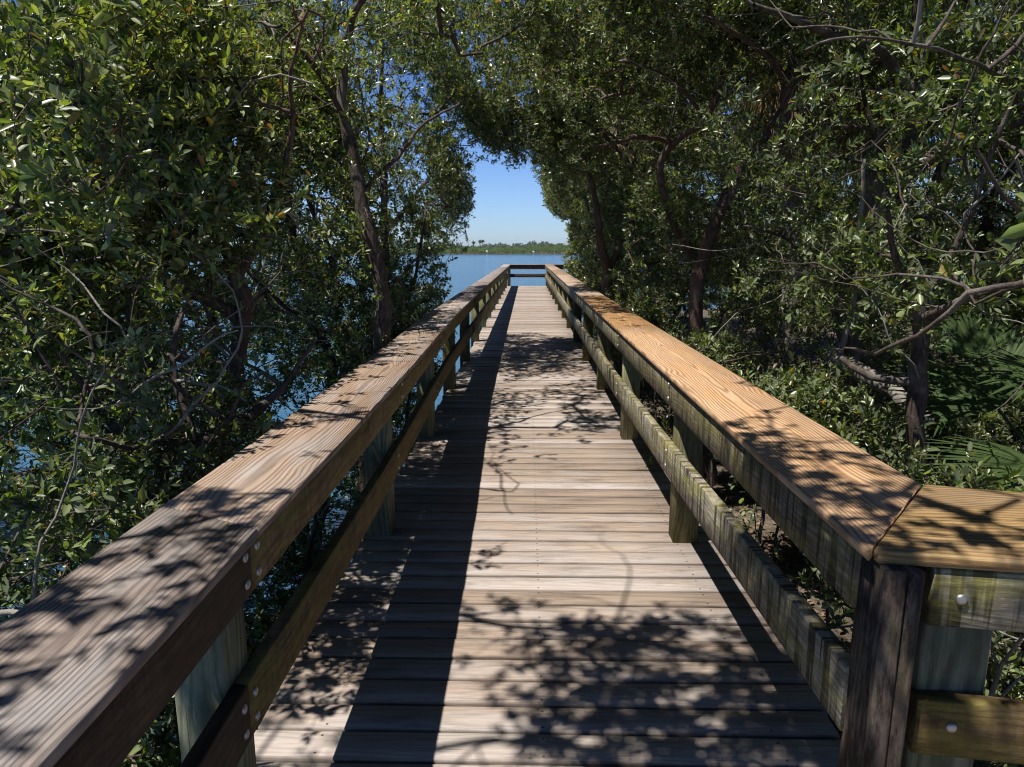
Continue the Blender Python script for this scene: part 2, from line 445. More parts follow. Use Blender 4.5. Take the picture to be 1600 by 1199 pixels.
a_ = along(.185, 0, .105)
Boards().sweep([(a_[0], a_[1], -.16), (a_[0], a_[1], .774)], .135, .115, up=(0, 1, 0), ch=.004).build("post", M_POSTG, NR)
a_ = along(1.25, 0, .105)
Boards().sweep([(a_[0], a_[1], -.16), (a_[0], a_[1], .774)], .115, .115, up=(0, 1, 0), ch=.004).build("post", M_POST, NR)
rz = math.atan2(-back[1], -back[0])
for (px, py) in ((1502, 937), (1486, 1137)):
    r_ = ray(px, py); o_ = np.array([0, 0, CAMH]); pl_ = along(0, 0, .0035)
    t_ = ((pl_ - o_) @ back) / (r_ @ back); add_bolt(NR, o_ + r_ * t_, rz)

# end railing -----------------------------------------------------
ER = empty("wooden_railing", (0, END, 0))
tag(ER, "railing across the far end of the boardwalk against open water", "railing", "railings along the boardwalk")
Boards().sweep([(-.90, END + .02 - .13 + .27, CZ - CT / 2), (2.7, END + .16, CZ - CT / 2)], .26, CT).build("cap_board", M_CAPG, ER)
for z0, z1, nm in ((.62, .776, "upper_rail"), (.32, .45, "lower_rail")):
    Boards().sweep([(-.80, END + .07, (z0 + z1) / 2), (2.6, END + .07, (z0 + z1) / 2)], .036, z1 - z0, grain_swap=True).build(nm, M_RAILD, ER)
for x in (-.70, .745, 2.5):
    Boards().sweep([(x, END + .146, -.16), (x, END + .146, .774)], .115, .115, up=(0, 1, 0)).build("post", M_RAIL, ER)
# hub: rail posts of the railing end in front of it
for x in (-.70, .745):
    Boards().sweep([(x, END - .06, -.16), (x, END - .06, .774)], .10, .10, up=(0, 1, 0)).build("post", M_RAIL, LR if x < 0 else RR)

# ------------------------------------------------------------------ water, ground
WZ = -1.15
def shore_x(y):
    """left edge of the right-hand bank"""
    y = np.asarray(y, float)
    return np.where(y < 20, -.35 + .05 * np.sin(y * .9) + .03 * y, np.minimum(.25 + (y - 20) ** 1.6 * .5, 400))
m, nt, N, L, b = newmat("bay_water"); g = G(nt)
tc = N.new("ShaderNodeTexCoord").outputs["Object"]
mp = N.new("ShaderNodeMapping"); mp.inputs["Scale"].default_value = (.55, 1, 1); L.new(tc, mp.inputs[0])
n1 = g.noise(mp.outputs[0], 3.2, 4, .6); n2 = g.noise(mp.outputs[0], .35, 3, .6); n3 = g.noise(mp.outputs[0], 14, 2, .5)
L.new(g.mix(g.mapr(g.noise(tc, .02, 3), .3, .7, 0, 1), (.032, .105, .19), (.042, .125, .21)), b.inputs["Base Color"])
b.inputs["Roughness"].default_value = .14; b.inputs["IOR"].default_value = 1.33
hh = g.math('ADD', g.math('ADD', g.math('MULTIPLY', n1, 1.0), g.math('MULTIPLY', n2, 2.5)), g.math('MULTIPLY', n3, .25))
L.new(g.bump(hh, 1.0, .11), b.inputs["Normal"])
S = 1600
me = mesh_np("water", [(-S, -60, WZ), (S, -60, WZ), (S, S, WZ), (-S, S, WZ)], [[(0, 1, 2, 3)]], m)
tag(link("water", me), kind="structure")

m, nt, N, L, b = newmat("leaf_litter_soil"); g = G(nt)
tc = N.new("ShaderNodeTexCoord").outputs["Object"]
a1 = g.noise(tc, 9, 8, .7); a2 = g.noise(tc, 1.1, 3); v = N.new("ShaderNodeTexVoronoi"); v.inputs["Scale"].default_value = 26; L.new(tc, v.inputs["Vector"])
c = g.mix(g.mapr(a1, .35, .65, 0, 1), (.035, .026, .018), (.14, .105, .075))
c = g.mix(g.mapr(v.outputs["Color"], .6, .9, 0, .6), c, (.27, .22, .18))
c = g.mix(g.mapr(a2, .5, .65, 0, .5), c, (.05, .06, .025))
L.new(c, b.inputs["Base Color"]); b.inputs["Roughness"].default_value = .9
L.new(g.bump(a1, 1, .04), b.inputs["Normal"])
GR_MAT = m
ys = np.linspace(-14, 27, 95); xs = np.linspace(0, 1, 70) ** 1.8
V = []
def ground_z(x, y):
    t = np.clip((x - shore_x(y)) / 1.3, 0, 1)
    base = WZ - .25 + t * .72 + .10 * np.sin(x * .7 + 1) * np.cos(y * .5) + .035 * np.sin(x * 3.1 + y) * np.sin(y * 2.3)
    return base + .25 * np.clip((x - 4) / 12, 0, 1)
XX = shore_x(ys)[:, None] + xs[None, :] * 60; YY = np.repeat(ys[:, None], 70, 1)
ZZ = ground_z(XX, YY)
V = np.stack([XX, YY, ZZ], -1).reshape(-1, 3)
ii, jj = np.meshgrid(np.arange(94), np.arange(69), indexing='ij'); q = (ii * 70 + jj).ravel()
me = mesh_np("ground", V, [np.stack([q, q + 1, q + 71, q + 70], 1)], GR_MAT, smooth=True)
tag(link("ground", me), kind="structure")

# ------------------------------------------------------------------ foliage engine
def unit(v): return v / np.maximum(np.linalg.norm(v, axis=-1, keepdims=True), 1e-9)
GREENS = np.array([(.036, .066, .013), (.075, .120, .022), (.16, .215, .045), (.030, .056, .020), (.135, .160, .072), (.23, .28, .09)])
def leaf_arrays(P, D, Nn, Ln, Wd, tint, hires):
    """leaf blades: P base, D direction, Nn upper side"""
    Nn = unit(Nn - D * (Nn * D).sum(-1, keepdims=True)); S_ = np.cross(D, Nn)
    n = len(P); Ln = Ln[:, None]; Wd = Wd[:, None]
    if hires:
        pts = [P, P + D * Ln * .30 + S_ * Wd * .43 + Nn * Wd * .16, P + D * Ln * .68 + S_ * Wd * .44 + Nn * Wd * .13,
               P + D * Ln - Nn * Ln * .07, P + D * Ln * .68 - S_ * Wd * .44 + Nn * Wd * .13, P + D * Ln * .30 - S_ * Wd * .43 + Nn * Wd * .16]
        V = np.stack(pts, 1).reshape(-1, 3); b_ = np.arange(n)[:, None] * 6
        Fq = np.concatenate([b_ + [[0, 3, 2, 1]], b_ + [[3, 0, 5, 4]]])
        return V, Fq, np.repeat(tint, 6, 0)
    pts = [P, P + D * Ln * .5 + S_ * Wd * .5 + Nn * Wd * .12, P + D * Ln, P + D * Ln * .5 - S_ * Wd * .5 + Nn * Wd * .12]
    V = np.stack(pts, 1).reshape(-1, 3); b_ = np.arange(n)[:, None] * 4
    return V, b_ + [[0, 3, 2, 1]], np.repeat(tint, 4, 0)

def make_tint(n, warm=0.0, yellow=.006, pal=GREENS):
    t = pal[rng.integers(0, len(pal), n)] * rng.uniform(.75, 1.3, (n, 1))
    t = t * (1 + np.array([.25, .05, -.1]) * warm)
    k = rng.random(n) < yellow; t[k] = np.array([.42, .26, .03]) * rng.uniform(.5, 1.1, (k.sum(), 1))
    k = rng.random(n) < yellow; t[k] = np.array([.20, .10, .035]) * rng.uniform(.6, 1.2, (k.sum(), 1))
    return np.concatenate([t, np.ones((n, 1))], 1)

def rosettes(C, A, nl, size, warm=0, spread=(.5, 1.25), yellow=.006, hi_d=6.5, bright=1.0):
    """leaf clusters at C with axis A"""
    outs = []
    n = len(C)
    if n == 0: return None
    cnt = rng.integers(int(nl * .6), int(nl * 1.4) + 1, n)
    idx = np.repeat(np.arange(n), cnt)
    order = np.concatenate([np.arange(c) for c in cnt])
    A = unit(A); h = np.where(np.abs(A[:, 2:3]) < .9, [[0, 0, 1.]], [[1., 0, 0]]); E1 = unit(np.cross(A, h)); E2 = np.cross(A, E1)
    a = order * 2.4 + rng.uniform(0, 6.28, n)[idx] + rng.normal(0, .3, len(idx))
    frac = order / cnt[idx]
    ang = spread[0] + (spread[1] - spread[0]) * frac + rng.normal(0, .22, len(idx))
    rad = E1[idx] * np.cos(a)[:, None] + E2[idx] * np.sin(a)[:, None]
    D = unit(A[idx] * np.cos(ang)[:, None] + rad * np.sin(ang)[:, None])
    Nn = unit(A[idx] * 1.0 + rng.normal(0, .35, (len(idx), 3)) + np.array([0, 0, .25]))
    tw = size * 1.5
    P = C[idx] - A[idx] * (frac * tw)[:, None] + rad * .003
    Ln = size * .9 * rng.uniform(.5, 1.2, len(idx)) * rng.uniform(.75, 1.2, n)[idx]; Wd = Ln * rng.uniform(.30, .52, len(idx))
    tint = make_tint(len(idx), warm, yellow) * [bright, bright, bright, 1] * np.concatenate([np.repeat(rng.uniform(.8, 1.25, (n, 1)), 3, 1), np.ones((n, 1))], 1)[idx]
    dist = np.linalg.norm(P - np.array([0, 0, CAMH]), axis=1)
    hi = (dist < hi_d) & (P[:, 1] > .3)
    Vs = []; Fs = []; Ts = []; base = 0
    for msk, hr in ((hi, True), (~hi, False)):
        if msk.sum() == 0: continue
        V_, F_, T_ = leaf_arrays(P[msk], D[msk], Nn[msk], Ln[msk], Wd[msk], tint[msk], hr)
        Vs.append(V_); Fs.append(F_ + base); Ts.append(T_); base += len(V_)
    return np.concatenate(Vs), np.concatenate(Fs), np.concatenate(Ts)

def seg_tubes(A, B, ra, rb, k):
    """independent tapered tube segments"""
    T = unit(B - A); h = np.where(np.abs(T[:, 2:3]) < .9, [[0, 0, 1.]], [[1., 0, 0]]); E1 = unit(np.cross(T, h)); E2 = np.cross(T, E1)
    an = np.arange(k) * 2 * np.pi / k; c, s_ = np.cos(an), np.sin(an)
    ring = E1[:, None, :] * c[None, :, None] + E2[:, None, :] * s_[None, :, None]
    V = np.concatenate([A[:, None] + ring * ra[:, None, None], B[:, None] + ring * rb[:, None, None]], 1).reshape(-1, 3)
    b_ = np.arange(len(A))[:, None] * 2 * k; i = np.arange(k); j = (i + 1) % k
    Fq = (b_[:, :, None] + np.stack([i, j, j + k, i + k], 1)[None]).reshape(-1, 4)
    return V, Fq

def spline(pts, step=.07, wig=.012):
    pts = np.array(pts, float); P3 = pts[:, :3]; out = []
    n = len(pts)
    for i in range(n - 1):
        p0 = pts[max(i - 1, 0)]; p1 = pts[i]; p2 = pts[i + 1]; p3 = pts[min(i + 2, n - 1)]
        k = max(2, int(np.linalg.norm(p2[:3] - p1[:3]) / step))
        for t in np.arange(k) / k:
            out.append(.5 * ((2 * p1) + (-p0 + p2) * t + (2 * p0 - 5 * p1 + 4 * p2 - p3) * t * t + (-p0 + 3 * p1 - 3 * p2 + p3) * t ** 3))
    out.append(pts[-1]); out = np.array(out)
    w = rng.normal(0, 1, (len(out), 3)); ker = np.ones(5) / 5
    if len(out) > 5:
        for c in range(3): w[:, c] = np.convolve(w[:, c], ker, 'same')
    w[0] = 0
    out[:, :3] += w * wig * 2.0
    out[:, 3] = np.maximum(out[:, 3], .002)
    return out

def limb_tube(path, k=9):
    """knobbly continuous tube; path (n,4) with radius"""
    P = path[:, :3]; r = path[:, 3]; n = len(P)
    T = unit(np.gradient(P, axis=0)); V = []
    e = np.cross(T[0], [0.3, .9, .2]); e = e / np.linalg.norm(e)
    ph = rng.uniform(0, 6.28, 3)
    for i in range(n):
        e = e - T[i] * (e @ T[i]); e = e / np.linalg.norm(e); f = np.cross(T[i], e)
        an = np.arange(k) * 2 * np.pi / k
        rr = r[i] * (1 + .10 * np.sin(3 * an + ph[0] + i * .3) + .07 * np.sin(2 * an + ph[1] - i * .5) + rng.normal(0, .035, k) + .08 * math.sin(i * .9 + ph[2]))
        V.append(P[i] + (e * np.cos(an)[:, None] + f * np.sin(an)[:, None]) * rr[:, None])
    V = np.concatenate(V); i, j = np.meshgrid(np.arange(n - 1), np.arange(k), indexing='ij')
    i = i.ravel(); j = j.ravel(); j2 = (j + 1) % k
    Fq = np.stack([i * k + j, i * k + j2, (i + 1) * k + j2, (i + 1) * k + j], 1)
    return V, Fq

# where the photo has sun or shade on the deck and caps: thins the clusters whose shadow would fall in a sunlit patch
def keep_prob(C):
    z = C[:, 2]; sx = C[:, 0] - SX * z; sy = C[:, 1] - SY * z
    p = np.ones(len(C))
    high = z > .9
    def setp(m, v): p[m & high] = np.minimum(p[m & high], v)
    inx = (sx > -.30) & (sx < 1.0)
    setp(inx & (sy > .4) & (sy < 2.35), .55)
    setp(inx & (sx > -.02) & (sy >= 2.35) & (sy < 4.0), .015)
    setp(inx & (sx > .2) & (sy >= 4.0) & (sy < 5.0), .05)
    setp(inx & (sx <= .2) & (sy >= 4.0) & (sy < 5.0), .5)
    setp(inx & (sy >= 5.0) & (sy < 11.3), .65)
    setp(inx & (sx < .1) & (sy >= 3.0) & (sy < 4.0), .08)
    setp((sx > -.8) & (sx < .45) & (sy >= 11.3), .012)
    setp((sx > .45) & (sx < 1.0) & (sy >= 10.6) & (sy < 12.8), .3)
    setp((sx > .45) & (sx < 1.0) & (sy >= 12.8) & (sy < 15), .4)
    setp((sx > .3) & (sx < 1.3) & (sy >= 15), .45)
    # left strip of the deck
    setp((sx > -.9) & (sx < -.50) & (sy > .4) & (sy < 10.6), 1.0)
    # left cap  (x -.8..-.54 at z .8)
    lc = (sx > -.50) & (sx < -.22)
    setp(lc & (sy < 1.6), .55); setp(lc & (sy >= 1.6) & (sy < 2.6), .25); setp(lc & (sy >= 2.6) & (sy < 3.7), .02); setp(lc & (sy >= 3.7) & (sy < 9), .35)
    # right cap (x .63-.94 at z .8)
    rc = (sx >= 1.0) & (sx < 1.26)
    setp(rc & (sy > .6) & (sy < 3.1), .6); setp(rc & (sy >= 3.1) & (sy < 4.2), .03); setp(rc & (sy >= 4.2) & (sy < 15), .6)
    setp((sx >= 1.0) & (sx < 1.9) & (sy > 1.1) & (sy < 2.2), .33)
    # inner face of right rails etc.
    setp((sx >= .7) & (sx < 1.1) & (sy > .6) & (sy < 15) & (z < 3), .45)
    return p

def free_corridor(C):
    """no leaves inside the walkway's clear space, nor in the view of the bay"""
    x, y, z = C.T
    inside = (x > -.80) & (x < .98) & (y > -3) & (y < 27) & (z < 1.75)
    # headroom vault: the canopy sits higher towards the camera
    roof = 1.35 + .20 * np.maximum(y, 0)
    roof = np.where(y < 8, 2.7, np.where(y < 14, 2.25 + .03 * (y - 8), 99))
    vault = (np.abs(x - .05) < .95) & (z < roof) & (y > -3) & (y < 27) & ~((y > 13.5) & (x > .3) & (z > 2.0))
    near = (x ** 2 + (y) ** 2 + (z - CAMH) ** 2) < .9 ** 2
    # the water-side crowns are low: their tops take the sun
    top = 1.42 + .34 * np.maximum(y, 1.2) + .12 * np.sin(x * 5 + y * 3)
    near |= (x < -.85) & (z > top) & (y > -.5) & (y < 7) & ~((x > -1.9) & (y < 1.9))
    # cone towards the open bay seen past the end of the walkway
    yy = np.maximum(y, .1); px = (x / yy + .0225) * F + 800; py = 390 - (z - CAMH) / yy * F
    lo = 745 + np.clip((380 - py) * -.02, -40, 10); lo = np.where(py > 385, 735 - (py - 385) * .45, lo)
    hi = np.where(py > 300, 866 - np.clip(375 - py, 0, 75) * .55, 824 - (300 - py) * .9)
    win = (y > 1) & (px > lo) & (px < hi) & (py > 268) & (py < 480)
    return ~(inside | (vault & ~((y > 6) & (z > 1.15) & (x < -.72))) | near | win)

NLEAF = [0]; NCL = []
DM = 5.3        # overall foliage density
def grow_tree(name, base, limbs, blobs, label, cat, group=None, density=60, size=.05, nl=10, bark_m=None, warm=0, prune=True,
              hang=0.0, tipr=.0016, maxc=6000, yellow=.014, wig=.012, spread=(.5, 1.25), sub=3.0, subr=.17, bare=38, pale=.3, bright=1.0, low=1.0):  # bright: sunlight on the upper-left crowns put into their leaf colour
    """limbs: list of lists of (x,y,z,r); blobs: (cx,cy,cz,rx,ry,rz[,dens])"""
    root = empty(name, base); tag(root, label, cat, group)
    VV = []; FF = []; nb = 0; nodes = []; 
    for lb in limbs:
        pth = spline(lb, wig=wig); v, f = limb_tube(pth, 10 if pth[0, 3] > .03 else 7)
        VV.append(v); FF.append(f + nb); nb += len(v); nodes.append(pth[max(0, int(len(pth) * .12)):, :3])
    # crooked secondary branches, some bare and pale
    prim = np.concatenate(nodes); PALE = []
    for i in range(bare):
        p = prim[rng.integers(int(len(prim) * .25), len(prim))].copy(); d = unit(rng.normal(0, 1, 3) * [1, 1, .6] + [0, 0, .45]); r0 = rng.uniform(.003, .010); L_ = rng.uniform(.5, 1.6); ns = int(L_ / .07)
        pts = []; d0 = d
        for k in range(ns + 1):
            pts.append((*p, r0 * (1 - .8 * k / ns)))
            d = unit(d * .85 + d0 * .15 + rng.normal(0, .16, 3) + (rng.normal(0, .6, 3) if rng.random() < .16 else 0)); p = p + d * .07
        pts = np.array(pts); ok = free_corridor(pts[:, :3])
        if not ok.all(): pts = pts[:int(ok.argmin())]
        if len(pts) < 4: continue
        v, f = limb_tube(pts, 5); VV.append(v); FF.append(f + nb)
        if rng.random() < pale: PALE.append((nb, nb + len(v)))
        nb += len(v); nodes.append(pts[:, :3])
    nodes = np.concatenate(nodes); n0 = len(nodes)
    C = []
    for bl in blobs:
        cx, cy, cz, rx, ry, rz = bl[:6]; dn_ = (bl[6] if len(bl) > 6 else 1) * density
        n = int(4 / 3 * math.pi * rx * ry * rz * dn_ * DM)
        u = rng.normal(0, 1, (n, 3)); u = unit(u) * (rng.random((n, 1)) ** (1 / 2.4))
        C.append(u * [rx, ry, rz] + [cx, cy, cz])
    C = np.concatenate(C)
    # clumpiness
    q = (np.sin(C[:, 0] * 3.3 + C[:, 1] * 2.1 + 1) + np.sin(C[:, 1] * 3.9 - C[:, 2] * 2.7) + np.sin(C[:, 2] * 4.3 + C[:, 0] * 2.9 + 2) + np.sin(C[:, 0] * 7.1 + C[:, 2] * 6.3) * .7)
    C = C[rng.random(len(C)) < np.clip(.48 + .40 * q, .03, 1)]
    C = C[free_corridor(C)]
    C = C[(C[:, 2] > WZ + .1) & ((C[:, 2] > 1.3) | (rng.random(len(C)) < low))]
    if prune: C = C[(rng.random(len(C)) < keep_prob(C)) | (np.linalg.norm(C - [0, 0, CAMH], axis=1) < 2.0) & (C[:, 0] > .9)]
    C = C[rng.permutation(len(C))[:maxc]]; NCL.append((label[:30], len(C)))
    # connect every cluster to the nearest wood
    nn = n0; cap = n0 + len(C) * 5 + 10; P = np.zeros((cap, 3)); P[:n0] = nodes; par = np.full(cap, -1)
    dmin = np.array([((nodes - c) ** 2).sum(1).min() for c in C]) if len(C) else np.zeros(0)
    order = np.argsort(dmin); tips = []; AX = np.zeros_like(C)
    for ci_ in order:
        c = C[ci_]; d2 = ((P[:nn] - c) ** 2).sum(1); j = int(d2.argmin()); dd = math.sqrt(d2[j]); a = P[j]
        k = min(4, max(1, int(dd / .16))); mid = rng.normal(0, .10 * dd, 3) + np.array([0, 0, .08 * dd])
        pj = j
        for s_ in range(1, k + 1):
            t = s_ / k; pnt = a + (c - a) * t + mid * math.sin(math.pi * t)
            P[nn] = pnt; par[nn] = pj; pj = nn; nn += 1
        tips.append(pj); prev = P[par[pj]]
        AX[ci_] = (c - prev) / max(dd / k, .02)
    if len(C):
        cnt = np.zeros(nn); cnt[tips] += 1
        for i in range(nn - 1, n0 - 1, -1):
            if par[i] >= 0: cnt[par[i]] += cnt[i]
        rad = np.minimum(tipr * np.maximum(cnt, 1) ** .46, .026)
        idx = np.arange(n0, nn); pa = par[idx]
        ra = np.where(pa < n0, rad[idx] * 1.15, rad[pa])
        thick = rad[idx] > .005
        for msk, k in ((thick, 6), (~thick, 3)):
            if msk.any():
                v, f = seg_tubes(P[pa[msk]], P[idx[msk]], ra[msk], rad[idx[msk]], k); VV.append(v); FF.append(f + nb); nb += len(v)
    if len(C):
        ax = unit(AX) * .7 + rng.normal(0, .45, C.shape) + np.array([SUN.x * .3, SUN.y * .3, .65 - hang])
        # every shoot carries side shoots of its own
        k = np.maximum(1, rng.poisson(sub, len(C))); ix = np.repeat(np.arange(len(C)), k)
        off = unit(ax[ix] * .5 + rng.normal(0, .75, (len(ix), 3))) * rng.uniform(.05, subr, (len(ix), 1))
        C2 = C[ix] + off; ok = free_corridor(C2)
        if prune: ok &= rng.random(len(C2)) < np.maximum(keep_prob(C2), .25) * (keep_prob(C2) > .1) + (keep_prob(C2) <= .1) * .3
        C2 = C2[ok]; ix2 = ix[ok]
        v, f = seg_tubes(C[ix2], C2, np.full(len(C2), tipr * 1.1), np.full(len(C2), tipr * .7), 3)
        VV.append(v); FF.append(f + nb); nb += len(v)
        ax2 = unit(ax[ix2]) + unit(off[ok]) * .7 + rng.normal(0, .25, C2.shape)
        C = np.concatenate([C, C2]); ax = np.concatenate([ax, ax2])
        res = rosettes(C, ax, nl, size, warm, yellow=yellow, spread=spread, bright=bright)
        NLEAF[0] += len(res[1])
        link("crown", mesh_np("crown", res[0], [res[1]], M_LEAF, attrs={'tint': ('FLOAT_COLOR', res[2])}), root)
    pa_ = np.zeros(sum(len(v) for v in VV))
    for a_, b_ in PALE: pa_[a_:b_] = 1
    me = mesh_np("trunk", np.concatenate(VV), [np.concatenate(FF)], bark_m or M_BARK, smooth=True, attrs={'pale': ('FLOAT', pa_)})
    link("trunk", me, root)
    return root

def L4(*a):
    """limb from (px,py,depth,radius) tuples"""
    return [tuple(at(p[0], p[1], p[2])) + (p[3],) for p in a]

WG = "mangrove trees on the water side of the boardwalk"
RG = "trees on the bank side of the boardwalk"
# --- left side
grow_tree("mangrove_tree", (-1.05, 4.6, WZ), [
    [(-1.25, 4.75, WZ - .2, .085), (-1.15, 4.7, -.2, .075)] + L4((598, 540, 4.6, .058), (592, 430, 4.6, .052), (562, 300, 4.6, .045), (538, 190, 4.6, .038), (530, 110, 4.6, .03), (548, 30, 4.55, .024), (600, -60, 4.5, .015)),
    L4((540, 195, 4.6, .02), (500, 120, 4.4, .015), (440, 40, 4.2, .009)),
    L4((562, 300, 4.6, .018), (640, 220, 4.9, .013), (720, 160, 5.3, .008)),
    ], [(-1.5, 4.7, 3.1, 1.2, 1.2, .95), (-1.25, 5.0, 1.7, .65, .9, .9, .8), (-.7, 5.6, 3.3, 1.0, 1.1, .5, .8), (-.95, 4.0, 3.1, .6, 1.0, .5, .6), (-1.2, 5.4, .35, .35, 1.2, .8, .8)],
    "mangrove with one thick dark trunk rising just beyond the left railing", "tree", WG, bark_m=M_BARK, density=66, maxc=3600, warm=.3, bright=1.25, low=.8)
grow_tree("mangrove_tree", (-2.0, 5.6, WZ), [
    [(-2.1, 5.7, WZ - .2, .07)] + L4((515, 620, 5.6, .045), (500, 520, 5.6, .04), (470, 430, 5.6, .034), (450, 300, 5.6, .026), (455, 180, 5.5, .018), (430, 60, 5.4, .01)),
    [(-1.9, 5.6, WZ - .2, .05)] + L4((535, 600, 5.5, .035), (525, 500, 5.5, .03), (515, 400, 5.5, .022), (480, 300, 5.4, .015), (520, 230, 5.4, .01)),
    L4((500, 520, 5.6, .02), (430, 460, 5.3, .016), (380, 420, 5.1, .01)),
    ], [(-2.3, 5.5, 2.7, 1.2, 1.1, 1.3), (-2.1, 5.6, .8, 1.0, .8, .9, .7)],
    "mangrove of two slim dark stems left of the thick dark trunk", "tree", WG, density=58, maxc=3000, low=1.0)
grow_tree("mangrove_tree", (-2.3, 3.4, WZ), [
    [(-2.2, 3.5, WZ - .2, .075)] + L4((372, 560, 3.4, .045), (368, 440, 3.35, .034), (345, 370, 3.3, .03), (300, 300, 3.2, .025), (255, 235, 3.1, .02), (180, 150, 3.0, .014), (110, 60, 2.9, .009)),
    L4((372, 500, 3.4, .03), (320, 470, 3.3, .028), (275, 455, 3.2, .02), (215, 440, 3.1, .014), (100, 450, 2.9, .009)),
    L4((368, 440, 3.35, .022), (410, 350, 3.4, .018), (450, 215, 3.4, .014), (455, 120, 3.3, .009), (480, 20, 3.2, .006)),
    L4((320, 470, 3.3, .02), (330, 430, 3.3, .014), (380, 380, 3.3, .009)),
    ], [(-2.2, 3.2, 2.5, 1.35, 1.15, 1.0), (-2.3, 3.3, 1.1, 1.0, .9, .7, .55), (-1.5, 3.3, 1.9, .55, .8, .6, .8), (-1.3, 2.6, 1.6, .4, 1.2, .4, 1.2)],
    "mangrove with a reddish lit branch slanting up left at mid height", "tree", WG, bark_m=M_BARKR, density=88, maxc=4200, bright=1.35, warm=.3, low=.85)
grow_tree("mangrove_tree", (-2.6, 2.5, WZ), [
    [(-2.9, 2.6, WZ - .2, .06), (-2.7, 2.5, -.1, .05), (-2.5, 2.4, .9, .04), (-2.2, 2.3, 1.8, .03), (-1.8, 2.1, 2.6, .02), (-1.2, 1.7, 3.0, .014), (-.3, 1.4, 3.25, .009), (.4, 1.2, 3.3, .005)],
    [(-2.5, 2.4, .9, .03), (-2.0, 2.4, 1.3, .02), (-1.6, 2.5, 1.6, .012)],
    L4((-60, 400, 2.6, .02), (30, 395, 2.6, .015), (100, 330, 2.7, .011), (160, 300, 2.8, .007)),
    ], [(-2.1, 2.5, 2.35, 1.2, .9, .9), (-1.35, 1.7, 2.95, .9, .9, .5, .8), (-2.4, 2.6, 1.2, .9, .7, .7, .8), (-.75, .8, 3.2, .7, 1.1, .4, 1.6), (-1.4, .4, 2.8, .5, .9, .4, 1), (.1, 1.1, 3.25, .8, 1.5, .38, .8)],
    "mangrove with the brightest large leaves filling the top left corner", "tree", WG, density=110, size=.054, maxc=4500, warm=.6, bright=1.6, yellow=.01)  # leaf tint raised here as painted sun on this crown
grow_tree("mangrove_shrub", (-1.6, 2.2, WZ), [
    [(-1.8, 2.4, WZ - .2, .05)] + L4((240, 760, 2.3, .028), (300, 690, 2.35, .026), (390, 655, 2.6, .022), (450, 610, 2.9, .015)),
    L4((240, 760, 2.3, .02), (160, 650, 2.25, .016), (100, 560, 2.2, .012)),
    L4((300, 690, 2.35, .016), (270, 560, 2.4, .012), (290, 480, 2.5, .008)),
    ], [(-1.65, 2.1, .25, .7, .75, .55, .9), (-1.9, 2.0, .9, .75, .7, .35, .7), (-1.25, 2.55, .55, .28, .8, .4, .55)],
    "low mangrove bush with an arching bare limb above the water gap", "bush", "mangrove bushes beside the left railing", density=95, size=.045, maxc=2600, hang=.1)
grow_tree("mangrove_shrub", (-1.4, 1.3, WZ), [
    [(-1.5, 1.45, WZ - .2, .03), (-1.45, 1.4, -.4, .022), (-1.35, 1.4, .15, .014), (-1.3, 1.45, .5, .007)],
    [(-1.5, 1.45, -.9, .02), (-1.7, 1.3, -.3, .014), (-1.8, 1.3, .35, .007)],
    ], [(-1.5, 1.35, -.05, .55, .6, .6, .9), (-1.3, 1.5, -.5, .5, .6, .4, .6)],
    "leafy green bush lowest at the left edge, under the near grey cap", "bush", "mangrove bushes beside the left railing", density=120, size=.05, maxc=1700)
grow_tree("mangrove_tree", (-4.2, 4.3, WZ), [
    [(-4.3, 4.4, WZ - .2, .08), (-4.1, 4.3, .2, .06), (-3.7, 4.1, 1.2, .045), (-3.4, 4.0, 2.2, .03), (-3.0, 3.8, 3.2, .015)],
    [(-4.1, 4.3, .2, .04), (-3.2, 4.4, .5, .03), (-2.5, 4.5, .65, .02), (-1.9, 4.4, .6, .01)],
    [(-3.7, 4.1, 1.2, .03), (-4.4, 3.8, 1.9, .02), (-5, 3.5, 2.6, .01)],
    ], [(-3.8, 4.1, 2.5, 1.4, 1.3, 1.2), (-3.6, 4.3, .7, 1.3, 1.0, .7, .5)],
    "mangrove with low sideways limbs at the far left edge behind the bright leaves", "tree", WG, density=50, maxc=3400, low=1.0)
grow_tree("mangrove_tree", (-1.6, 7.4, WZ), [
    [(-1.7, 7.5, WZ - .2, .07), (-1.6, 7.4, .3, .05), (-1.5, 7.3, 1.5, .04), (-1.5, 7.3, 2.6, .025), (-1.4, 7.2, 3.6, .012)],
    [(-1.6, 7.4, .3, .03), (-1.25, 7.5, 1.0, .022), (-1.1, 7.7, 1.9, .012)], [(-1.5, 7.3, 1.5, .03), (-1.25, 8.4, 2.1, .02), (-1.1, 9.6, 2.7, .012), (-.8, 9.4, 3.3, .006)],
    ], [(-1.55, 7.4, 2.6, 1.0, 1.2, 1.3), (-1.35, 7.6, 1.0, .55, 1.0, .95, 1), (-.6, 7.5, 3.45, .9, 1.1, .45, .9), (-1.15, 8.5, .6, .3, .4, .6, 1), (-.98, 8.2, 1.9, .35, 1.0, .9, 1.3), (-1.05, 9.8, 2.4, .35, .9, 1.3, 1.5), (-.7, 9.2, 3.3, .6, .9, .6, 1.2), (-1.0, 8.0, 2.9, .5, 1.0, .6, 1.3), (-1.0, 6.6, 2.6, .35, .8, .6, .8), (-.9, 8.7, 2.2, .25, 1.1, .95, 2.0), (-.55, 9.6, 3.0, .45, .7, .5, 2.0), (-.85, 9.0, 2.95, .45, .8, .5, 3.5), (-1.3, 8.6, 4.0, .9, 1.0, .6, 1.6)],
    "slender mangrove beside the open sky gap, its ragged edge over the bay", "tree", WG, density=48, size=.055, maxc=3800)
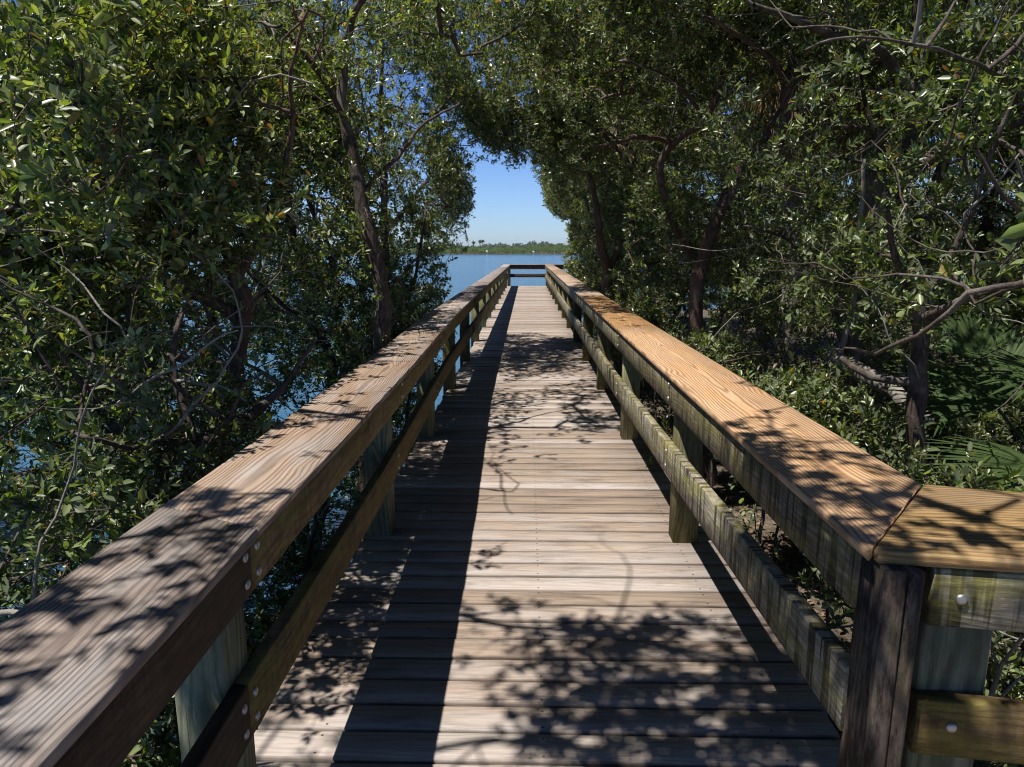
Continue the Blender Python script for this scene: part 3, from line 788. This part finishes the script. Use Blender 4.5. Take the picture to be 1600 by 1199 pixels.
grow_tree("mangrove_tree", (-3.6, 7.6, WZ), [
    [(-3.6, 7.6, WZ - .2, .08), (-3.5, 7.5, .8, .055), (-3.4, 7.4, 2.2, .035), (-3.1, 7.2, 3.6, .015)],
    [(-3.5, 7.5, .8, .03), (-4.3, 7.2, 1.7, .02), (-4.8, 7, 2.8, .01)],
    [(-3.5, 7.5, .2, .03), (-2.8, 7.2, 1.0, .022), (-2.5, 7, 2.0, .01)],
    ], [(-3.4, 7.5, 2.9, 1.7, 1.3, 1.5, .75), (-3.3, 7.6, .8, 1.9, 1.0, 1.1, 1), (-5.6, 6.5, 1.5, 1.4, 1.2, 1.8, .9)],
    "mangrove seen behind the two slim stems, blue water showing through it", "tree", WG, density=32, size=.06, maxc=2600)
grow_tree("mangrove_shrub", (-1.15, 3.6, WZ), [[(-1.2, 3.7, WZ - .2, .03), (-1.2, 3.5, -.5, .02), (-1.1, 3.3, .0, .01)], [(-1.2, 3.7, WZ - .1, .02), (-1.0, 4.2, -.5, .014), (-1.05, 4.6, .1, .007)]],
    [(-1.15, 3.5, -.35, .38, 1.3, .7, 1), (-1.2, 2.4, -.6, .35, .7, .5, 1), (-.5, 3.2, -.75, .6, 1.4, .3, .6)], "dark mangrove shoots crowding under the left rail near the thick trunk", "bush", "mangrove bushes beside the left railing", density=70, maxc=1200, bare=8)
grow_tree("mangrove_shrub", (-1.15, 6.6, WZ), [[(-1.2, 6.7, WZ - .2, .03), (-1.2, 6.5, -.5, .02), (-1.1, 6.3, .2, .01)]],
    [(-1.2, 6.4, -.1, .38, 1.4, .9, 1)], "shaded mangrove shoots along the far half of the left rail", "bush", "mangrove bushes beside the left railing", density=55, maxc=1200, bare=6)
for (x, y, z, r, lab) in ((-3.1, 3.1, -.25, .9, "low dark mangrove bush out over the water at lower left"), (-2.7, 5.2, -.1, 1.0, "low dark mangrove bush over the water beyond the arching bare limb"),
                          (-4.9, 5.6, .2, 1.3, "wide dark mangrove bush at mid height of the left edge"), (-2.0, 8.9, -.1, .9, "low mangrove bush under the slender tree by the bay")):
    grow_tree("mangrove_shrub", (x, y, WZ), [[(x, y, WZ - .2, .04), (x + .1, y, z, .025), (x + .3, y - .1, z + r * .7, .01)], [(x, y, WZ - .1, .03), (x - .4, y + .1, z, .018), (x - .6, y, z + r * .5, .008)]],
              [(x, y, z, r, r * .7, r * .9, 1)], lab, "bush", "mangrove bushes beside the left railing", density=42, size=.055, maxc=1500, bare=8)
# --- right side
grow_tree("buttonwood_tree", (2.9, 4.9, -.7), [
    [(2.95, 5.0, -.8, .09)] + L4((1320, 520, 5.0, .06), (1312, 440, 5.0, .055), (1345, 380, 5.0, .052), (1385, 310, 5.0, .048), (1440, 255, 4.9, .042), (1500, 215, 4.8, .034), (1600, 185, 4.7, .026), (1700, 150, 4.6, .015)),
    L4((1430, 262, 4.9, .045), (1424, 200, 4.9, .042), (1432, 100, 4.9, .038), (1428, 0, 4.9, .032), (1440, -100, 4.8, .02)),
    L4((1424, 150, 4.9, .03), (1370, 80, 4.6, .026), (1290, 45, 4.3, .02), (1180, 5, 4.0, .012)),
    L4((1312, 440, 5.0, .03), (1270, 400, 4.8, .02), (1210, 365, 4.6, .012), (1160, 350, 4.5, .007)),
    L4((1425, 270, 4.9, .02), (1350, 255, 4.8, .014), (1310, 240, 4.7, .01), (1220, 215, 4.6, .006)),
    ], [(2.6, 4.9, 3.4, 1.7, 1.3, .8, .8), (1.9, 4.5, 2.0, .8, .8, .6, .55), (2.1, 4.3, 1.15, .75, .7, .45, .7)],
    "dark gnarled tree with a forked trunk, one stem vertical and one leaning right", "tree", RG, density=70, maxc=3600, bark_m=M_BARK)
grow_tree("buttonwood_tree", (1.75, 5.9, -.7), [
    [(1.7, 6.1, -.8, .08)] + L4((1085, 500, 6.0, .06), (1100, 400, 6.0, .055), (1140, 305, 6.0, .058), (1170, 255, 5.9, .056), (1215, 220, 5.8, .054), (1228, 180, 5.8, .05), (1236, 130, 5.7, .046), (1255, 60, 5.6, .034), (1300, -40, 5.5, .02)),
    L4((1185, 245, 5.9, .04), (1200, 200, 5.9, .034), (1235, 150, 5.9, .025), (1250, 60, 6.0, .015)),
    L4((1225, 222, 5.8, .035), (1290, 200, 5.7, .026), (1370, 200, 5.6, .016), (1420, 210, 5.5, .01)),
    L4((1236, 130, 5.7, .03), (1180, 70, 5.3, .02), (1100, 30, 5.0, .012)),
    ], [(1.9, 5.8, 3.3, 1.4, 1.2, .8, .75), (.75, 5.4, 3.25, 1.2, 1.3, .42, 1), (1.75, 6.2, 1.5, .7, .7, .5, .5)],
    "tree with a lit brown trunk leaning right then bending upright", "tree", RG, density=65, maxc=3600, bark_m=M_BARKR)
grow_tree("buttonwood_tree", (1.65, 7.0, -.7), [
    [(1.75, 7.0, -.8, .055)] + L4((1092, 500, 6.9, .045), (1088, 420, 6.9, .043), (1068, 370, 6.9, .04), (1040, 310, 6.8, .036), (1032, 255, 6.7, .033), (1058, 215, 6.6, .03), (1105, 185, 6.5, .028), (1130, 125, 6.4, .02), (1150, 60, 6.3, .012)),
    L4((1050, 222, 6.7, .02), (1000, 215, 6.4, .022), (960, 225, 6.2, .018), (920, 235, 6.0, .01)),
    L4((1105, 185, 6.5, .018), (1040, 120, 6.2, .012), (960, 100, 6.0, .007)),
    ], [(1.3, 6.9, 3.3, 1.1, 1.1, .75, .9), (.4, 7.0, 3.25, 1.1, 1.3, .42, 1), (1.55, 7.3, 1.5, .6, .8, .8, .8), (2.6, 8.0, .6, 1.0, .7, .7, .6)],
    "tree with a thin reddish trunk curving in an S beside the boardwalk", "tree", RG, density=60, size=.055, maxc=3600, bark_m=M_BARKR)
grow_tree("buttonwood_tree", (2.25, 3.4, -.7), [
    [(2.3, 3.5, -.85, .07)] + L4((1432, 700, 3.45, .045), (1436, 600, 3.45, .042), (1445, 500, 3.4, .038), (1425, 450, 3.4, .026), (1400, 400, 3.3, .018), (1390, 330, 3.2, .01)),
    L4((1445, 500, 3.4, .03), (1480, 480, 3.2, .022), (1530, 462, 3.0, .018), (1600, 450, 2.8, .014), (1700, 430, 2.6, .008)),
    L4((1700, 430, 2.6, .009), (1760, 400, 1.8, .006), (1620, 370, 1.5, .003)),
    L4((1600, 130, 3.1, .009), (1400, 60, 2.6, .006), (1260, 80, 2.3, .003)),
    L4((1436, 600, 3.45, .025), (1360, 590, 3.5, .022), (1310, 560, 3.6, .014)),
    L4((1445, 500, 3.4, .02), (1500, 380, 3.3, .016), (1540, 250, 3.2, .012), (1600, 130, 3.1, .008)),
    ], [(2.5, 3.2, 2.15, .9, .8, .75, .45), (1.75, 3.5, 1.15, .5, .6, .3, .5), (2.3, 2.6, 1.3, .35, .4, .35, .7), (*at(1610, 350, 1.5), .13, .13, .14, 5), (*at(1250, 75, 2.3), .16, .16, .12, 3)],
    "small tree with a black upright trunk just behind the railing corner", "tree", RG, density=75, size=.055, maxc=1900)
grow_tree("buttonwood_tree", (1.5, 9.2, -.7), [
    [(1.4, 9.3, -.8, .09)] + L4((952, 470, 9.2, .075), (948, 425, 9.2, .065), (940, 380, 9.1, .05), (930, 300, 9.0, .035), (905, 230, 8.8, .018)),
    [(1.3, 9.1, 2.4, .03), (.8, 9.2, 2.9, .022), (.2, 9.3, 3.1, .014), (-.5, 9.3, 3.15, .006)], [(1.3, 9.1, 2.6, .025), (1.0, 10.0, 3.0, .018), (.6, 11.2, 3.1, .01)],
    L4((948, 425, 9.2, .04), (985, 350, 9.3, .03), (1010, 260, 9.4, .016)),
    ], [(1.35, 9.2, 2.6, 1.1, 1.2, 1.3), (1.35, 9.0, .9, .5, .9, .7, .9), (2.9, 9.6, .8, 1.3, .8, .9, .6), (.35, 9.2, 3.45, .9, 1.5, .55, 1.4), (.6, 11.0, 3.05, .6, 1.2, .55, 1.8), (-.25, 9.3, 2.8, .8, .8, .45, 3.2), (.35, 10.2, 2.95, .7, .8, .5, 2.5), (-.1, 9.0, 3.7, 1.0, 1.0, .5, 1.2)],
    "dense tree with a pinkish sunlit trunk foot close to the orange cap", "tree", RG, density=48, size=.06, maxc=3400, bark_m=M_BARKR)
grow_tree("buttonwood_tree", (1.6, 12.2, -.7), [
    [(1.6, 12.2, -.9, .09), (1.55, 12.2, .6, .07), (1.5, 12.1, 2.0, .05), (1.3, 12, 3.2, .03), (.9, 11.8, 4.2, .012)],
    [(1.55, 12.2, .6, .04), (1.2, 12.6, 1.6, .03), (1.0, 12.9, 2.5, .012)],
    ], [(1.6, 12.2, 2.2, .8, 1.4, 1.9), (1.35, 12.6, 3.7, 1.2, 1.3, .8, .9), (.75, 13.0, 2.75, .65, 1.2, .6, 2.2), (1.5, 12.2, .4, .4, 1.3, .7)],
    "rounded bright green tree halfway along the right railing", "tree", RG, density=42, size=.07, maxc=3000, warm=.4)
grow_tree("buttonwood_tree", (1.7, 16, -.7), [
    [(1.8, 16, -.9, .09), (1.7, 16, .8, .07), (1.6, 16, 2.4, .04), (1.4, 16, 3.8, .02)],
    [(1.7, 16, .8, .04), (1.4, 16.6, 1.9, .025), (1.2, 17, 2.6, .012)],
    ], [(1.8, 16, 2.2, .85, 1.8, 2.2), (1.6, 15.8, .3, .55, 1.6, .8), (1.9, 16, 4.0, 1.2, 1.6, .8, .8), (.95, 16.2, 2.8, .6, 1.7, .75, 2.4)],
    "leafy tree overhanging the far part of the right railing", "tree", RG, density=26, size=.085, maxc=2600, warm=.5)
grow_tree("buttonwood_tree", (1.7, 20, -.7), [
    [(1.9, 20, -.9, .09), (1.8, 20, .8, .07), (1.8, 20, 2.0, .04), (1.9, 20, 3.2, .02)],
    ], [(1.85, 19.9, 1.3, .8, 2.0, 1.35), (1.9, 20, 2.7, .9, 1.5, .7, .7), (1.5, 21.2, .2, .45, 1.0, .8)],
    "yellow-green bush at the end of the bank, closest to the far rail", "tree", RG, density=24, size=.095, maxc=2000, warm=1.0, yellow=.02)
# deeper wood on the bank
deep = [((4.2, 7.2), 3.1, 1.7, "leaning tree deep in the shade behind the lit brown trunk", M_BARK),
        ((3.6, 10.2), 3.2, 1.8, "tall shaded tree between the two cabbage palms", M_BARKG),
        ((5.6, 5.2), 3.0, 1.8, "dark tree at the right edge of the wood", M_BARK),
        ((6.4, 9.2), 3.3, 2.1, "broad tree far back on the right, mostly hidden", M_BARKR),
        ((4.0, 14.5), 3.0, 2.2, "tree closing the view behind the S-shaped trunk", M_BARK),
        ((9.5, 13), 3.4, 2.8, "farthest tree at the back of the right bank", M_BARKG),
        ((4.4, 2.6), 3.0, 1.5, "tree arching in from beyond the right picture edge", M_BARK)]
for i, ((x, y), h, r, lab, bm) in enumerate(deep):
    a = rng.uniform(-.4, .4, 4)
    limbs = [[(x, y, -.9, .1), (x + a[0], y + a[1] * .5, .6, .075), (x + a[0] * 1.6, y, 1.9, .055), (x + a[2], y + a[3], 3.2, .025), (x + a[2], y, 4.2, .01)],
             [(x + a[0], y + a[1] * .5, .6, .05), (x + .9, y - .3, 1.6, .035), (x + 1.3, y - .5, 2.9, .015)],
             [(x + a[0] * 1.3, y, 1.3, .04), (x - .8, y - .4, 2.1, .028), (x - 1.3, y - .6, 3.1, .012)]]
    grow_tree("buttonwood_tree", (x, y, -.7), limbs, [(x, y, h + .2, r, r * .8, 1.1), (x, y, 1.1, r * .8, r * .6, 1.0, .35)], lab, "tree", RG,
              density=36 if y > 6 else 46, size=.065 if y > 6 else .055, maxc=2600, bark_m=bm)
# understorey plants on the bank
und = [((9.5, 5.0, 1.3), 2.1, "tall dark thicket at the right end of the bank", .07), ((7.6, 9.5, 1.4), 2.2, "tall dark thicket behind the broad far tree", .07), ((5.6, 13.0, 1.5), 2.2, "tall thicket behind the palms", .075), ((3.4, 18.0, 1.2), 1.9, "thicket between the last trees of the bank", .09),
       ((1.55, 2.6, -.05), .6, "leafy seedlings under the near right railing", .05), ((1.75, 4.1, .2), .5, "bright young shrub against the middle of the orange cap", .055),
       ((2.4, 4.4, .0), .55, "sunlit ground shrub left of the black upright trunk", .05), ((3.3, 4.2, -.05), .6, "shrub of pale leaves right of the black upright trunk", .05),
       ((1.5, 5.6, .3), .42, "small glossy shrub where the rail passes the S-shaped trunk", .055), ((1.45, 7.9, .35), .5, "shaded shrub below the pinkish trunk foot", .055),
       ((3.0, 6.3, .1), .7, "low thicket behind the forked dark tree", .055), ((4.6, 5.6, .1), .8, "thicket in dappled light deep to the right", .055),
       ((1.7, 1.6, -.2), .5, "sprigs growing below the corner of the railing", .045), ((5.6, 7.6, .2), 1.0, "wide thicket far back on the right", .06)]
for (c, r, lab, sz) in und:
    x, y, z = c
    st = [[(x + a1 * .3, y + b1 * .3, -.8, .012), (x + a1 * r * .5, y + b1 * r * .4, z - .1, .009), (x + a1 * r * .8, y + b1 * r * .6, z + r * .4, .004)] for a1, b1 in ((1, .4), (-.8, .5), (.1, -.9), (-.2, .9))]
    grow_tree("understorey_shrub", (x, y, -.8), st, [(x, y, z, r, r, r * .9)], lab, "shrub", "shrubs under the trees on the bank", density=270 if r < .7 else 95, size=sz, nl=9,
              maxc=3000, warm=.3, bare=5)
print("leaves", NLEAF[0], NCL, "t", round(time.time() - T0, 1))

# ------------------------------------------------------------------ fan palms
def fan(c, D, Nn, R_, nseg, spreadA, droop, tint, join=.35, w=.03):
    """one costapalmate fan: arrays"""
    D = D / np.linalg.norm(D); Nn = Nn - D * (Nn @ D); Nn /= np.linalg.norm(Nn); S_ = np.cross(D, Nn)
    V = []; Fq = []; Tn = []
    for i in range(nseg):
        a = -spreadA + 2 * spreadA * i / (nseg - 1) + rng.normal(0, .015)
        d = D * math.cos(a) + S_ * math.sin(a); s_ = np.cross(d, Nn); r = R_ * (1 - .22 * abs(a) / spreadA) * rng.uniform(.9, 1.06)
        wd = R_ * join * (2 * spreadA / nseg) * .56
        prof = [(0, .15), (join, 1.0), (.62, .85), (.85, .5), (1, .03)]
        dd = droop * rng.uniform(.6, 1.5); tn = tint * rng.uniform(.75, 1.25)
        for (t, ww) in prof:
            dr = -dd * max(0, t - join * .8) ** 1.6 * R_
            o = c + d * r * t + np.array([0, 0, 1.]) * dr
            V += [o - s_ * wd * ww, o + Nn * wd * ww * .55 * (1 if i % 2 else -1) * .6, o + s_ * wd * ww]
        b_ = len(V) - 15
        for k in range(4):
            q = b_ + k * 3; Fq += [(q, q + 1, q + 4, q + 3), (q + 1, q + 2, q + 5, q + 4)]
        Tn += [np.append(tn, 1)] * 15
    return np.array(V), np.array(Fq), np.array(Tn)

def palm(name, base, crown, r_tr, label, cat, nf=16, R_=.8, skirt=16, group=None, seed=1):
    root = empty(name, base); tag(root, label, cat, group)
    base = np.array(base, float); crown = np.array(crown, float)
    path = spline([tuple(base - [0, 0, .2]) + (r_tr * 1.25,), tuple(base + (crown - base) * .35 + [.05, 0, -.05]) + (r_tr,), tuple(base + (crown - base) * .7) + (r_tr * .95,), tuple(crown) + (r_tr * .9,)], .06, .004)
    path[:, 3] *= 1 + .12 * np.sin(np.arange(len(path)) * 2.1)
    v, f = limb_tube(path, 12)
    link("trunk", mesh_np("trunk", v, [f], M_BARKG, smooth=True), root)
    for nm, n, mat, tint, el, dr, rr in (("frond", nf, M_PALM, np.array([.075, .115, .03]), (-.2, 1.3), .55, R_), ("dead_frond", skirt, M_THATCH, np.array([.22, .17, .115]), (-1.45, -.75), 1.2, R_ * .85)):
        for i in range(n):
            az = i * 2.4 + rng.normal(0, .2); e = rng.uniform(*el); pl_ = rr * rng.uniform(.6, .95)
            d = np.array([math.cos(az) * math.cos(e), math.sin(az) * math.cos(e), math.sin(e)])
            hub = crown + d * pl_ - np.array([0, 0, .12 * pl_]); fd = d + np.array([0, 0, -.35])
            Nn = np.array([-d[0] * .6, -d[1] * .6, 1.0]) if el[1] > 0 else np.array([d[0], d[1], .3])
            V_, F_, T_ = fan(hub, fd, Nn, rr * rng.uniform(.85, 1.1), 30, 1.35 if el[1] > 0 else .75, dr, tint)
            pv, pf = limb_tube(spline([tuple(crown) + (.014,), tuple(crown + d * pl_ * .5 + [0, 0, .03]) + (.011,), tuple(hub) + (.008,)], .12, .0), 5)
            F_ = np.concatenate([F_, pf + len(V_)]); T_ = np.concatenate([T_, np.tile(np.append(tint, 1), (len(pv), 1))]); V_ = np.concatenate([V_, pv])
            link(nm, mesh_np(nm, V_, [F_], mat, attrs={'tint': ('FLOAT_COLOR', T_)}), root)
    return root
PG = "cabbage palms among the trees"
palm("cabbage_palm", (2.3, 11.8, -.6), (1.4, 11.2, 3.95), .14, "cabbage palm leaning towards the boardwalk with a skirt of tan dead fronds", "palm", group=PG, nf=14, R_=.85, skirt=22)
palm("cabbage_palm", (4.15, 8.6, -.5), (4.0, 8.4, 4.1), .13, "upright cabbage palm with pale trunk behind the bent brown trunk", "palm", group=PG, nf=14, R_=.95, skirt=22)
palm("cabbage_palm", (5.8, 7.4, -.5), (5.9, 7.3, 3.3), .12, "cabbage palm nearest the right edge with drooping grey fronds", "palm", group=PG, nf=12, R_=.9, skirt=20)
palm("cabbage_palm", (3.1, 8.2, -.6), (2.95, 8.1, 3.9), .11, "cabbage palm whose dead thatch hangs above the S-shaped trunk", "palm", group=PG, nf=10, R_=.8, skirt=22)

# saw palmetto behind the corner
def palmetto(base, fronds, label):
    root = empty("saw_palmetto", base); tag(root, label, "palmetto", "low palmettos behind the right railing")
    for (hub, d, nn, r, n, sa, tint) in fronds:
        hub = np.array(hub); V_, F_, T_ = fan(hub, np.array(d, float), np.array(nn, float), r, n, sa, .22, np.array(tint), join=.45)
        b0 = np.array(base, float); midp = (b0 + hub) / 2 + np.array([0, 0, .12])
        pv, pf = limb_tube(spline([tuple(b0) + (.012,), tuple(midp) + (.010,), tuple(hub) + (.007,)], .1, 0), 6)
        F_ = np.concatenate([F_, pf + len(V_)]); T_ = np.concatenate([T_, np.tile(np.append(tint, 1), (len(pv), 1))]); V_ = np.concatenate([V_, pv])
        link("frond", mesh_np("frond", V_, [F_], M_PALM, attrs={'tint': ('FLOAT_COLOR', T_)}), root)
pt = (.04, .068, .02)  # palmetto tint, lowered so the shade on the fronds is in their colour
palmetto((2.9, 2.9, -.6), [(at(1665, 742, 2.75), (-1, .15, .10), (-.1, -.45, 1), .60, 24, .7, pt), (at(1640, 590, 3.0), (-.7, .5, .25), (0, -.3, 1), .4, 30, 1.3, pt),
                            (at(1700, 640, 2.6), (.5, -.4, .5), (-.3, -.5, 1), .4, 30, 1.3, pt), (at(1560, 640, 3.4), (-.3, .8, .4), (0, -.8, .7), .6, 28, 1.3, pt)],
         "green palmetto with a big striped fan reaching left just behind the corner cap")
palmetto((3.6, 4.6, -.6), [(at(1500, 610, 4.4), (-1, 0, .2), (0, -.7, 1), .6, 26, 1.2, pt), (at(1560, 600, 4.5), (.6, -.3, .5), (0, -.7, 1), .6, 26, 1.3, pt), (at(1530, 560, 4.7), (0, .5, .8), (0, -1, .4), .6, 26, 1.3, pt)],
         "palmetto farther back in dappled light at the right")

# leafless twigs by the corner, fallen limb
def stick(name, limbs, base, label, cat, mat, wig=.006):
    VV = []; FF = []; nb = 0
    for lb in limbs:
        v, f = limb_tube(spline(lb, .05, wig), 7); VV.append(v); FF.append(f + nb); nb += len(v)
    b0 = np.array(base, float)
    me = mesh_np(name, np.concatenate(VV) - b0, [np.concatenate(FF)], mat, smooth=True)
    o = link(name, me); o.location = base; tag(o, label, cat)
stick("dead_twig", [L4((1500, 1190, 1.62, .008), (1532, 1100, 1.6, .006), (1558, 1035, 1.58, .005), (1592, 985, 1.56, .0035), (1640, 900, 1.55, .002)),
                    L4((1558, 1040, 1.58, .004), (1535, 1005, 1.6, .002)), L4((1555, 1042, 1.58, .004), (1590, 1030, 1.56, .002)),
                    L4((1500, 1120, 1.6, .005), (1560, 1085, 1.6, .004), (1620, 1075, 1.6, .003))], at(1500, 1190, 1.62), "pale leafless twig between the rails at bottom right", "twig", M_BARKG)
stick("fallen_log", [L4((1290, 545, 4.5, .03), (1320, 562, 4.3, .045), (1370, 600, 4.1, .05), (1410, 625, 3.9, .045), (1450, 660, 3.8, .04))], at(1370, 640, 4.1),
      "weathered grey log slanting down left of the black upright trunk", "log", M_BARKG, .012)
stick("dead_branch", [L4((1350, 250, 4.4, .012), (1342, 370, 4.4, .015), (1338, 430, 4.4, .016), (1325, 500, 4.4, .017), (1312, 560, 4.4, .018))], at(1312, 560, 4.4),
      "thin pale bare stem standing in front of the forked dark tree", "branch", M_BARKG)

c = atz(1010, 724, .03)
res = rosettes(np.array([c, c + [.03, .04, .0]]), np.array([[.3, .2, 1.], [-.4, .6, .5]]), 7, .05, .8, bright=1.5)
v, f = seg_tubes(np.array([[c[0], c[1], .0]]), np.array([c]), np.array([.003]), np.array([.002]), 5)
sp_ = mesh_np("green_sprig", np.concatenate([res[0], v]), [res[1], f + len(res[0])], M_LEAF, attrs={'tint': ('FLOAT_COLOR', np.concatenate([res[2], np.tile([.12, .12, .05, 1], (len(v), 1))]))})
tag(link("green_sprig", sp_), "small green sprig on the deck edge beside the right lower rail", "sprig")
# leaf litter on the bank (uncountable)
n = 26000
px_ = rng.uniform(-.2, 11, n); py_ = rng.uniform(.4, 14, n); kz = px_ > shore_x(py_) + .2; px_ = px_[kz]; py_ = py_[kz]
C_ = np.stack([px_, py_, ground_z(px_, py_) + .012], 1); n = len(C_)
D_ = unit(np.stack([rng.normal(0, 1, n), rng.normal(0, 1, n), rng.normal(0, .25, n)], 1)); N_ = np.stack([rng.normal(0, .35, n), rng.normal(0, .35, n), np.ones(n)], 1)
tt = np.array([(.22, .15, .10), (.30, .22, .16), (.14, .09, .06), (.33, .28, .22), (.30, .14, .05)])[rng.integers(0, 5, n)] * rng.uniform(.6, 1.2, (n, 1))
V_, F_, T_ = leaf_arrays(C_, D_, N_, rng.uniform(.04, .08, n), rng.uniform(.02, .03, n), np.concatenate([tt, np.ones((n, 1))], 1), True)
tag(link("leaf_litter", mesh_np("leaf_litter", V_, [F_], M_LITTER, attrs={'tint': ('FLOAT_COLOR', T_)})), kind="stuff", label="brown fallen leaves covering the shaded bank", cat="leaf litter")
# green ground cover
n = 5200
px_ = rng.uniform(.9, 9, n); py_ = rng.uniform(1.2, 11, n)
C_ = np.stack([px_, py_, ground_z(px_, py_) + rng.uniform(.08, .35, n)], 1)
msk = (np.sin(px_ * 1.7 + 1) + np.sin(py_ * 1.9) + rng.normal(0, .5, n)) > -.1; C_ = C_[msk]
res = rosettes(C_, np.tile([0, -.1, 1.], (len(C_), 1)) + rng.normal(0, .3, (len(C_), 3)), 8, .06, .2, spread=(.3, 1.3))
tag(link("ground_cover", mesh_np("ground_cover", res[0], [res[1]], M_LEAF, attrs={'tint': ('FLOAT_COLOR', res[2])})), kind="stuff", label="bright green low plants carpeting the bank", cat="ground cover")

# ------------------------------------------------------------------ far shore
def far_wood(name, y0, x0, x1, depth, h, n, sz, label, pal):
    V = rng.random((n, 3)); x = x0 + (x1 - x0) * V[:, 0]
    top = h * (.72 + .16 * np.sin(x * .045 + 1) + .10 * np.sin(x * .13) + .08 * np.sin(x * .41) + .05 * np.sin(x * 1.1))
    dy = V[:, 1] * depth; z = WZ + .2 + top * np.sqrt(V[:, 2]) * np.clip(.55 + dy / depth, .5, 1)
    C = np.stack([x, y0 + dy + 6 * np.sin(x * .02), z], 1)
    D = unit(rng.normal(0, 1, (n, 3))); Nn = rng.normal(0, .5, (n, 3)) + [0, -.5, .8]
    t = np.array(pal)[rng.integers(0, len(pal), n)] * rng.uniform(.7, 1.3, (n, 1))
    V_, F_, T_ = leaf_arrays(C, D, Nn, np.full(n, sz) * rng.uniform(.6, 1.3, n), np.full(n, sz * .7), np.concatenate([t, np.ones((n, 1))], 1), False)
    tag(link(name, mesh_np(name, V_, [F_], M_FAR, attrs={'tint': ('FLOAT_COLOR', T_)})), kind="stuff", label=label, cat="far wood")
far_wood("far_mangroves", 345, -330, 130, 22, 4.2, 70000, .7, "low line of green mangroves on the far side of the bay", [(.10, .15, .03), (.07, .11, .025), (.13, .17, .04)])
far_wood("distant_trees", 700, -620, 260, 30, 9.2, 26000, 2.6, "bluish farther tree line showing above the far mangroves", [(.06, .09, .05), (.05, .075, .05)])
# mud bank under them
sb = [(-340, 347, WZ - .5), (140, 347, WZ - .5), (140, 345, WZ + .05), (-340, 345, WZ + .05), (140, 372, WZ + .5), (-340, 372, WZ + .5)]
sb = [(-640, 352, WZ - .3), (340, 352, WZ - .3), (340, 356, WZ + .3), (-640, 356, WZ + .3), (340, 740, WZ + 1.0), (-640, 740, WZ + 1.0)]
tag(link("shore", mesh_np("shore", sb, [[(0, 1, 2, 3), (3, 2, 4, 5)]], GR_MAT)), kind="structure")
def far_palm(px, ytop, d, lab):
    top = at(px, ytop, d); base = (top[0], top[1], WZ)
    root = empty("far_palm", base); tag(root, lab, "palm", "palms on the horizon")
    v, f = limb_tube(spline([base + (.5,), tuple(top) + (.4,)], 2, 0), 6); link("trunk", mesh_np("trunk", v, [f], M_BARK), root)
    n = 90; D = unit(rng.normal(0, 1, (n, 3)) + [0, 0, .25]); C = np.tile(top, (n, 1))
    t = np.tile([.05, .07, .04, 1.], (n, 1)); V_, F_, T_ = leaf_arrays(C, D, rng.normal(0, 1, (n, 3)), rng.uniform(1.4, 2.4, n), np.full(n, .5), t, False)
    link("crown", mesh_np("crown", V_, [F_], M_LEAF, attrs={'tint': ('FLOAT_COLOR', T_)}), root)
far_palm(740, 379.5, 600, "single palm on the horizon, left of the pair")
far_palm(750, 378, 600, "left palm of the pair on the horizon")
far_palm(754.5, 377.5, 600, "tallest palm, right one of the pair on the horizon")
for px, top, d, lab in ((761, 393, 270, "white channel post standing in the bay nearer the left"), (833.5, 393.5, 300, "white channel post seen above the far rail")):
    p = at(px, top, d); b0 = (p[0], p[1], WZ)
    root = empty("channel_marker", b0); tag(root, lab, "channel marker", "channel markers in the bay")
    v, f = limb_tube(np.array([(p[0], p[1], WZ - .5, .16), (p[0], p[1], p[2] - .2, .16)]), 8); link("pile", mesh_np("pile", v, [f], M_WHITE), root)
    x, y, z = p; s_ = .4
    v = [(x - s_, y - .2, z - .5), (x + s_, y - .2, z - .5), (x + s_, y - .2, z + .3), (x - s_, y - .2, z + .3), (x - s_, y - .3, z - .5), (x + s_, y - .3, z - .5), (x + s_, y - .3, z + .3), (x - s_, y - .3, z + .3)]
    link("sign_board", mesh_np("sign_board", v, [[(0, 1, 2, 3), (7, 6, 5, 4), (0, 4, 5, 1), (1, 5, 6, 2), (2, 6, 7, 3), (3, 7, 4, 0)]], M_WHITE), root)
# ------------------------------------------------------------------ sea air
v = [(x, y, z) for z in (WZ - 1.5, 16) for x, y in ((-1610, -70), (1610, -70), (1610, 1610), (-1610, 1610))]
m = bpy.data.materials.new("thin_sea_haze"); m.use_nodes = True; nt = m.node_tree; nt.nodes.remove(nt.nodes["Principled BSDF"])
pv = nt.nodes.new("ShaderNodeVolumePrincipled"); pv.inputs["Color"].default_value = (.72, .84, 1, 1); pv.inputs["Density"].default_value = .00015; pv.inputs["Anisotropy"].default_value = .2
nt.links.new(pv.outputs[0], nt.nodes["Material Output"].inputs["Volume"])
tag(link("haze", mesh_np("haze", v, [[(3, 2, 1, 0), (4, 5, 6, 7), (0, 1, 5, 4), (1, 2, 6, 5), (2, 3, 7, 6), (3, 0, 4, 7)]], m)), kind="stuff")
print("script time", round(time.time() - T0, 1))
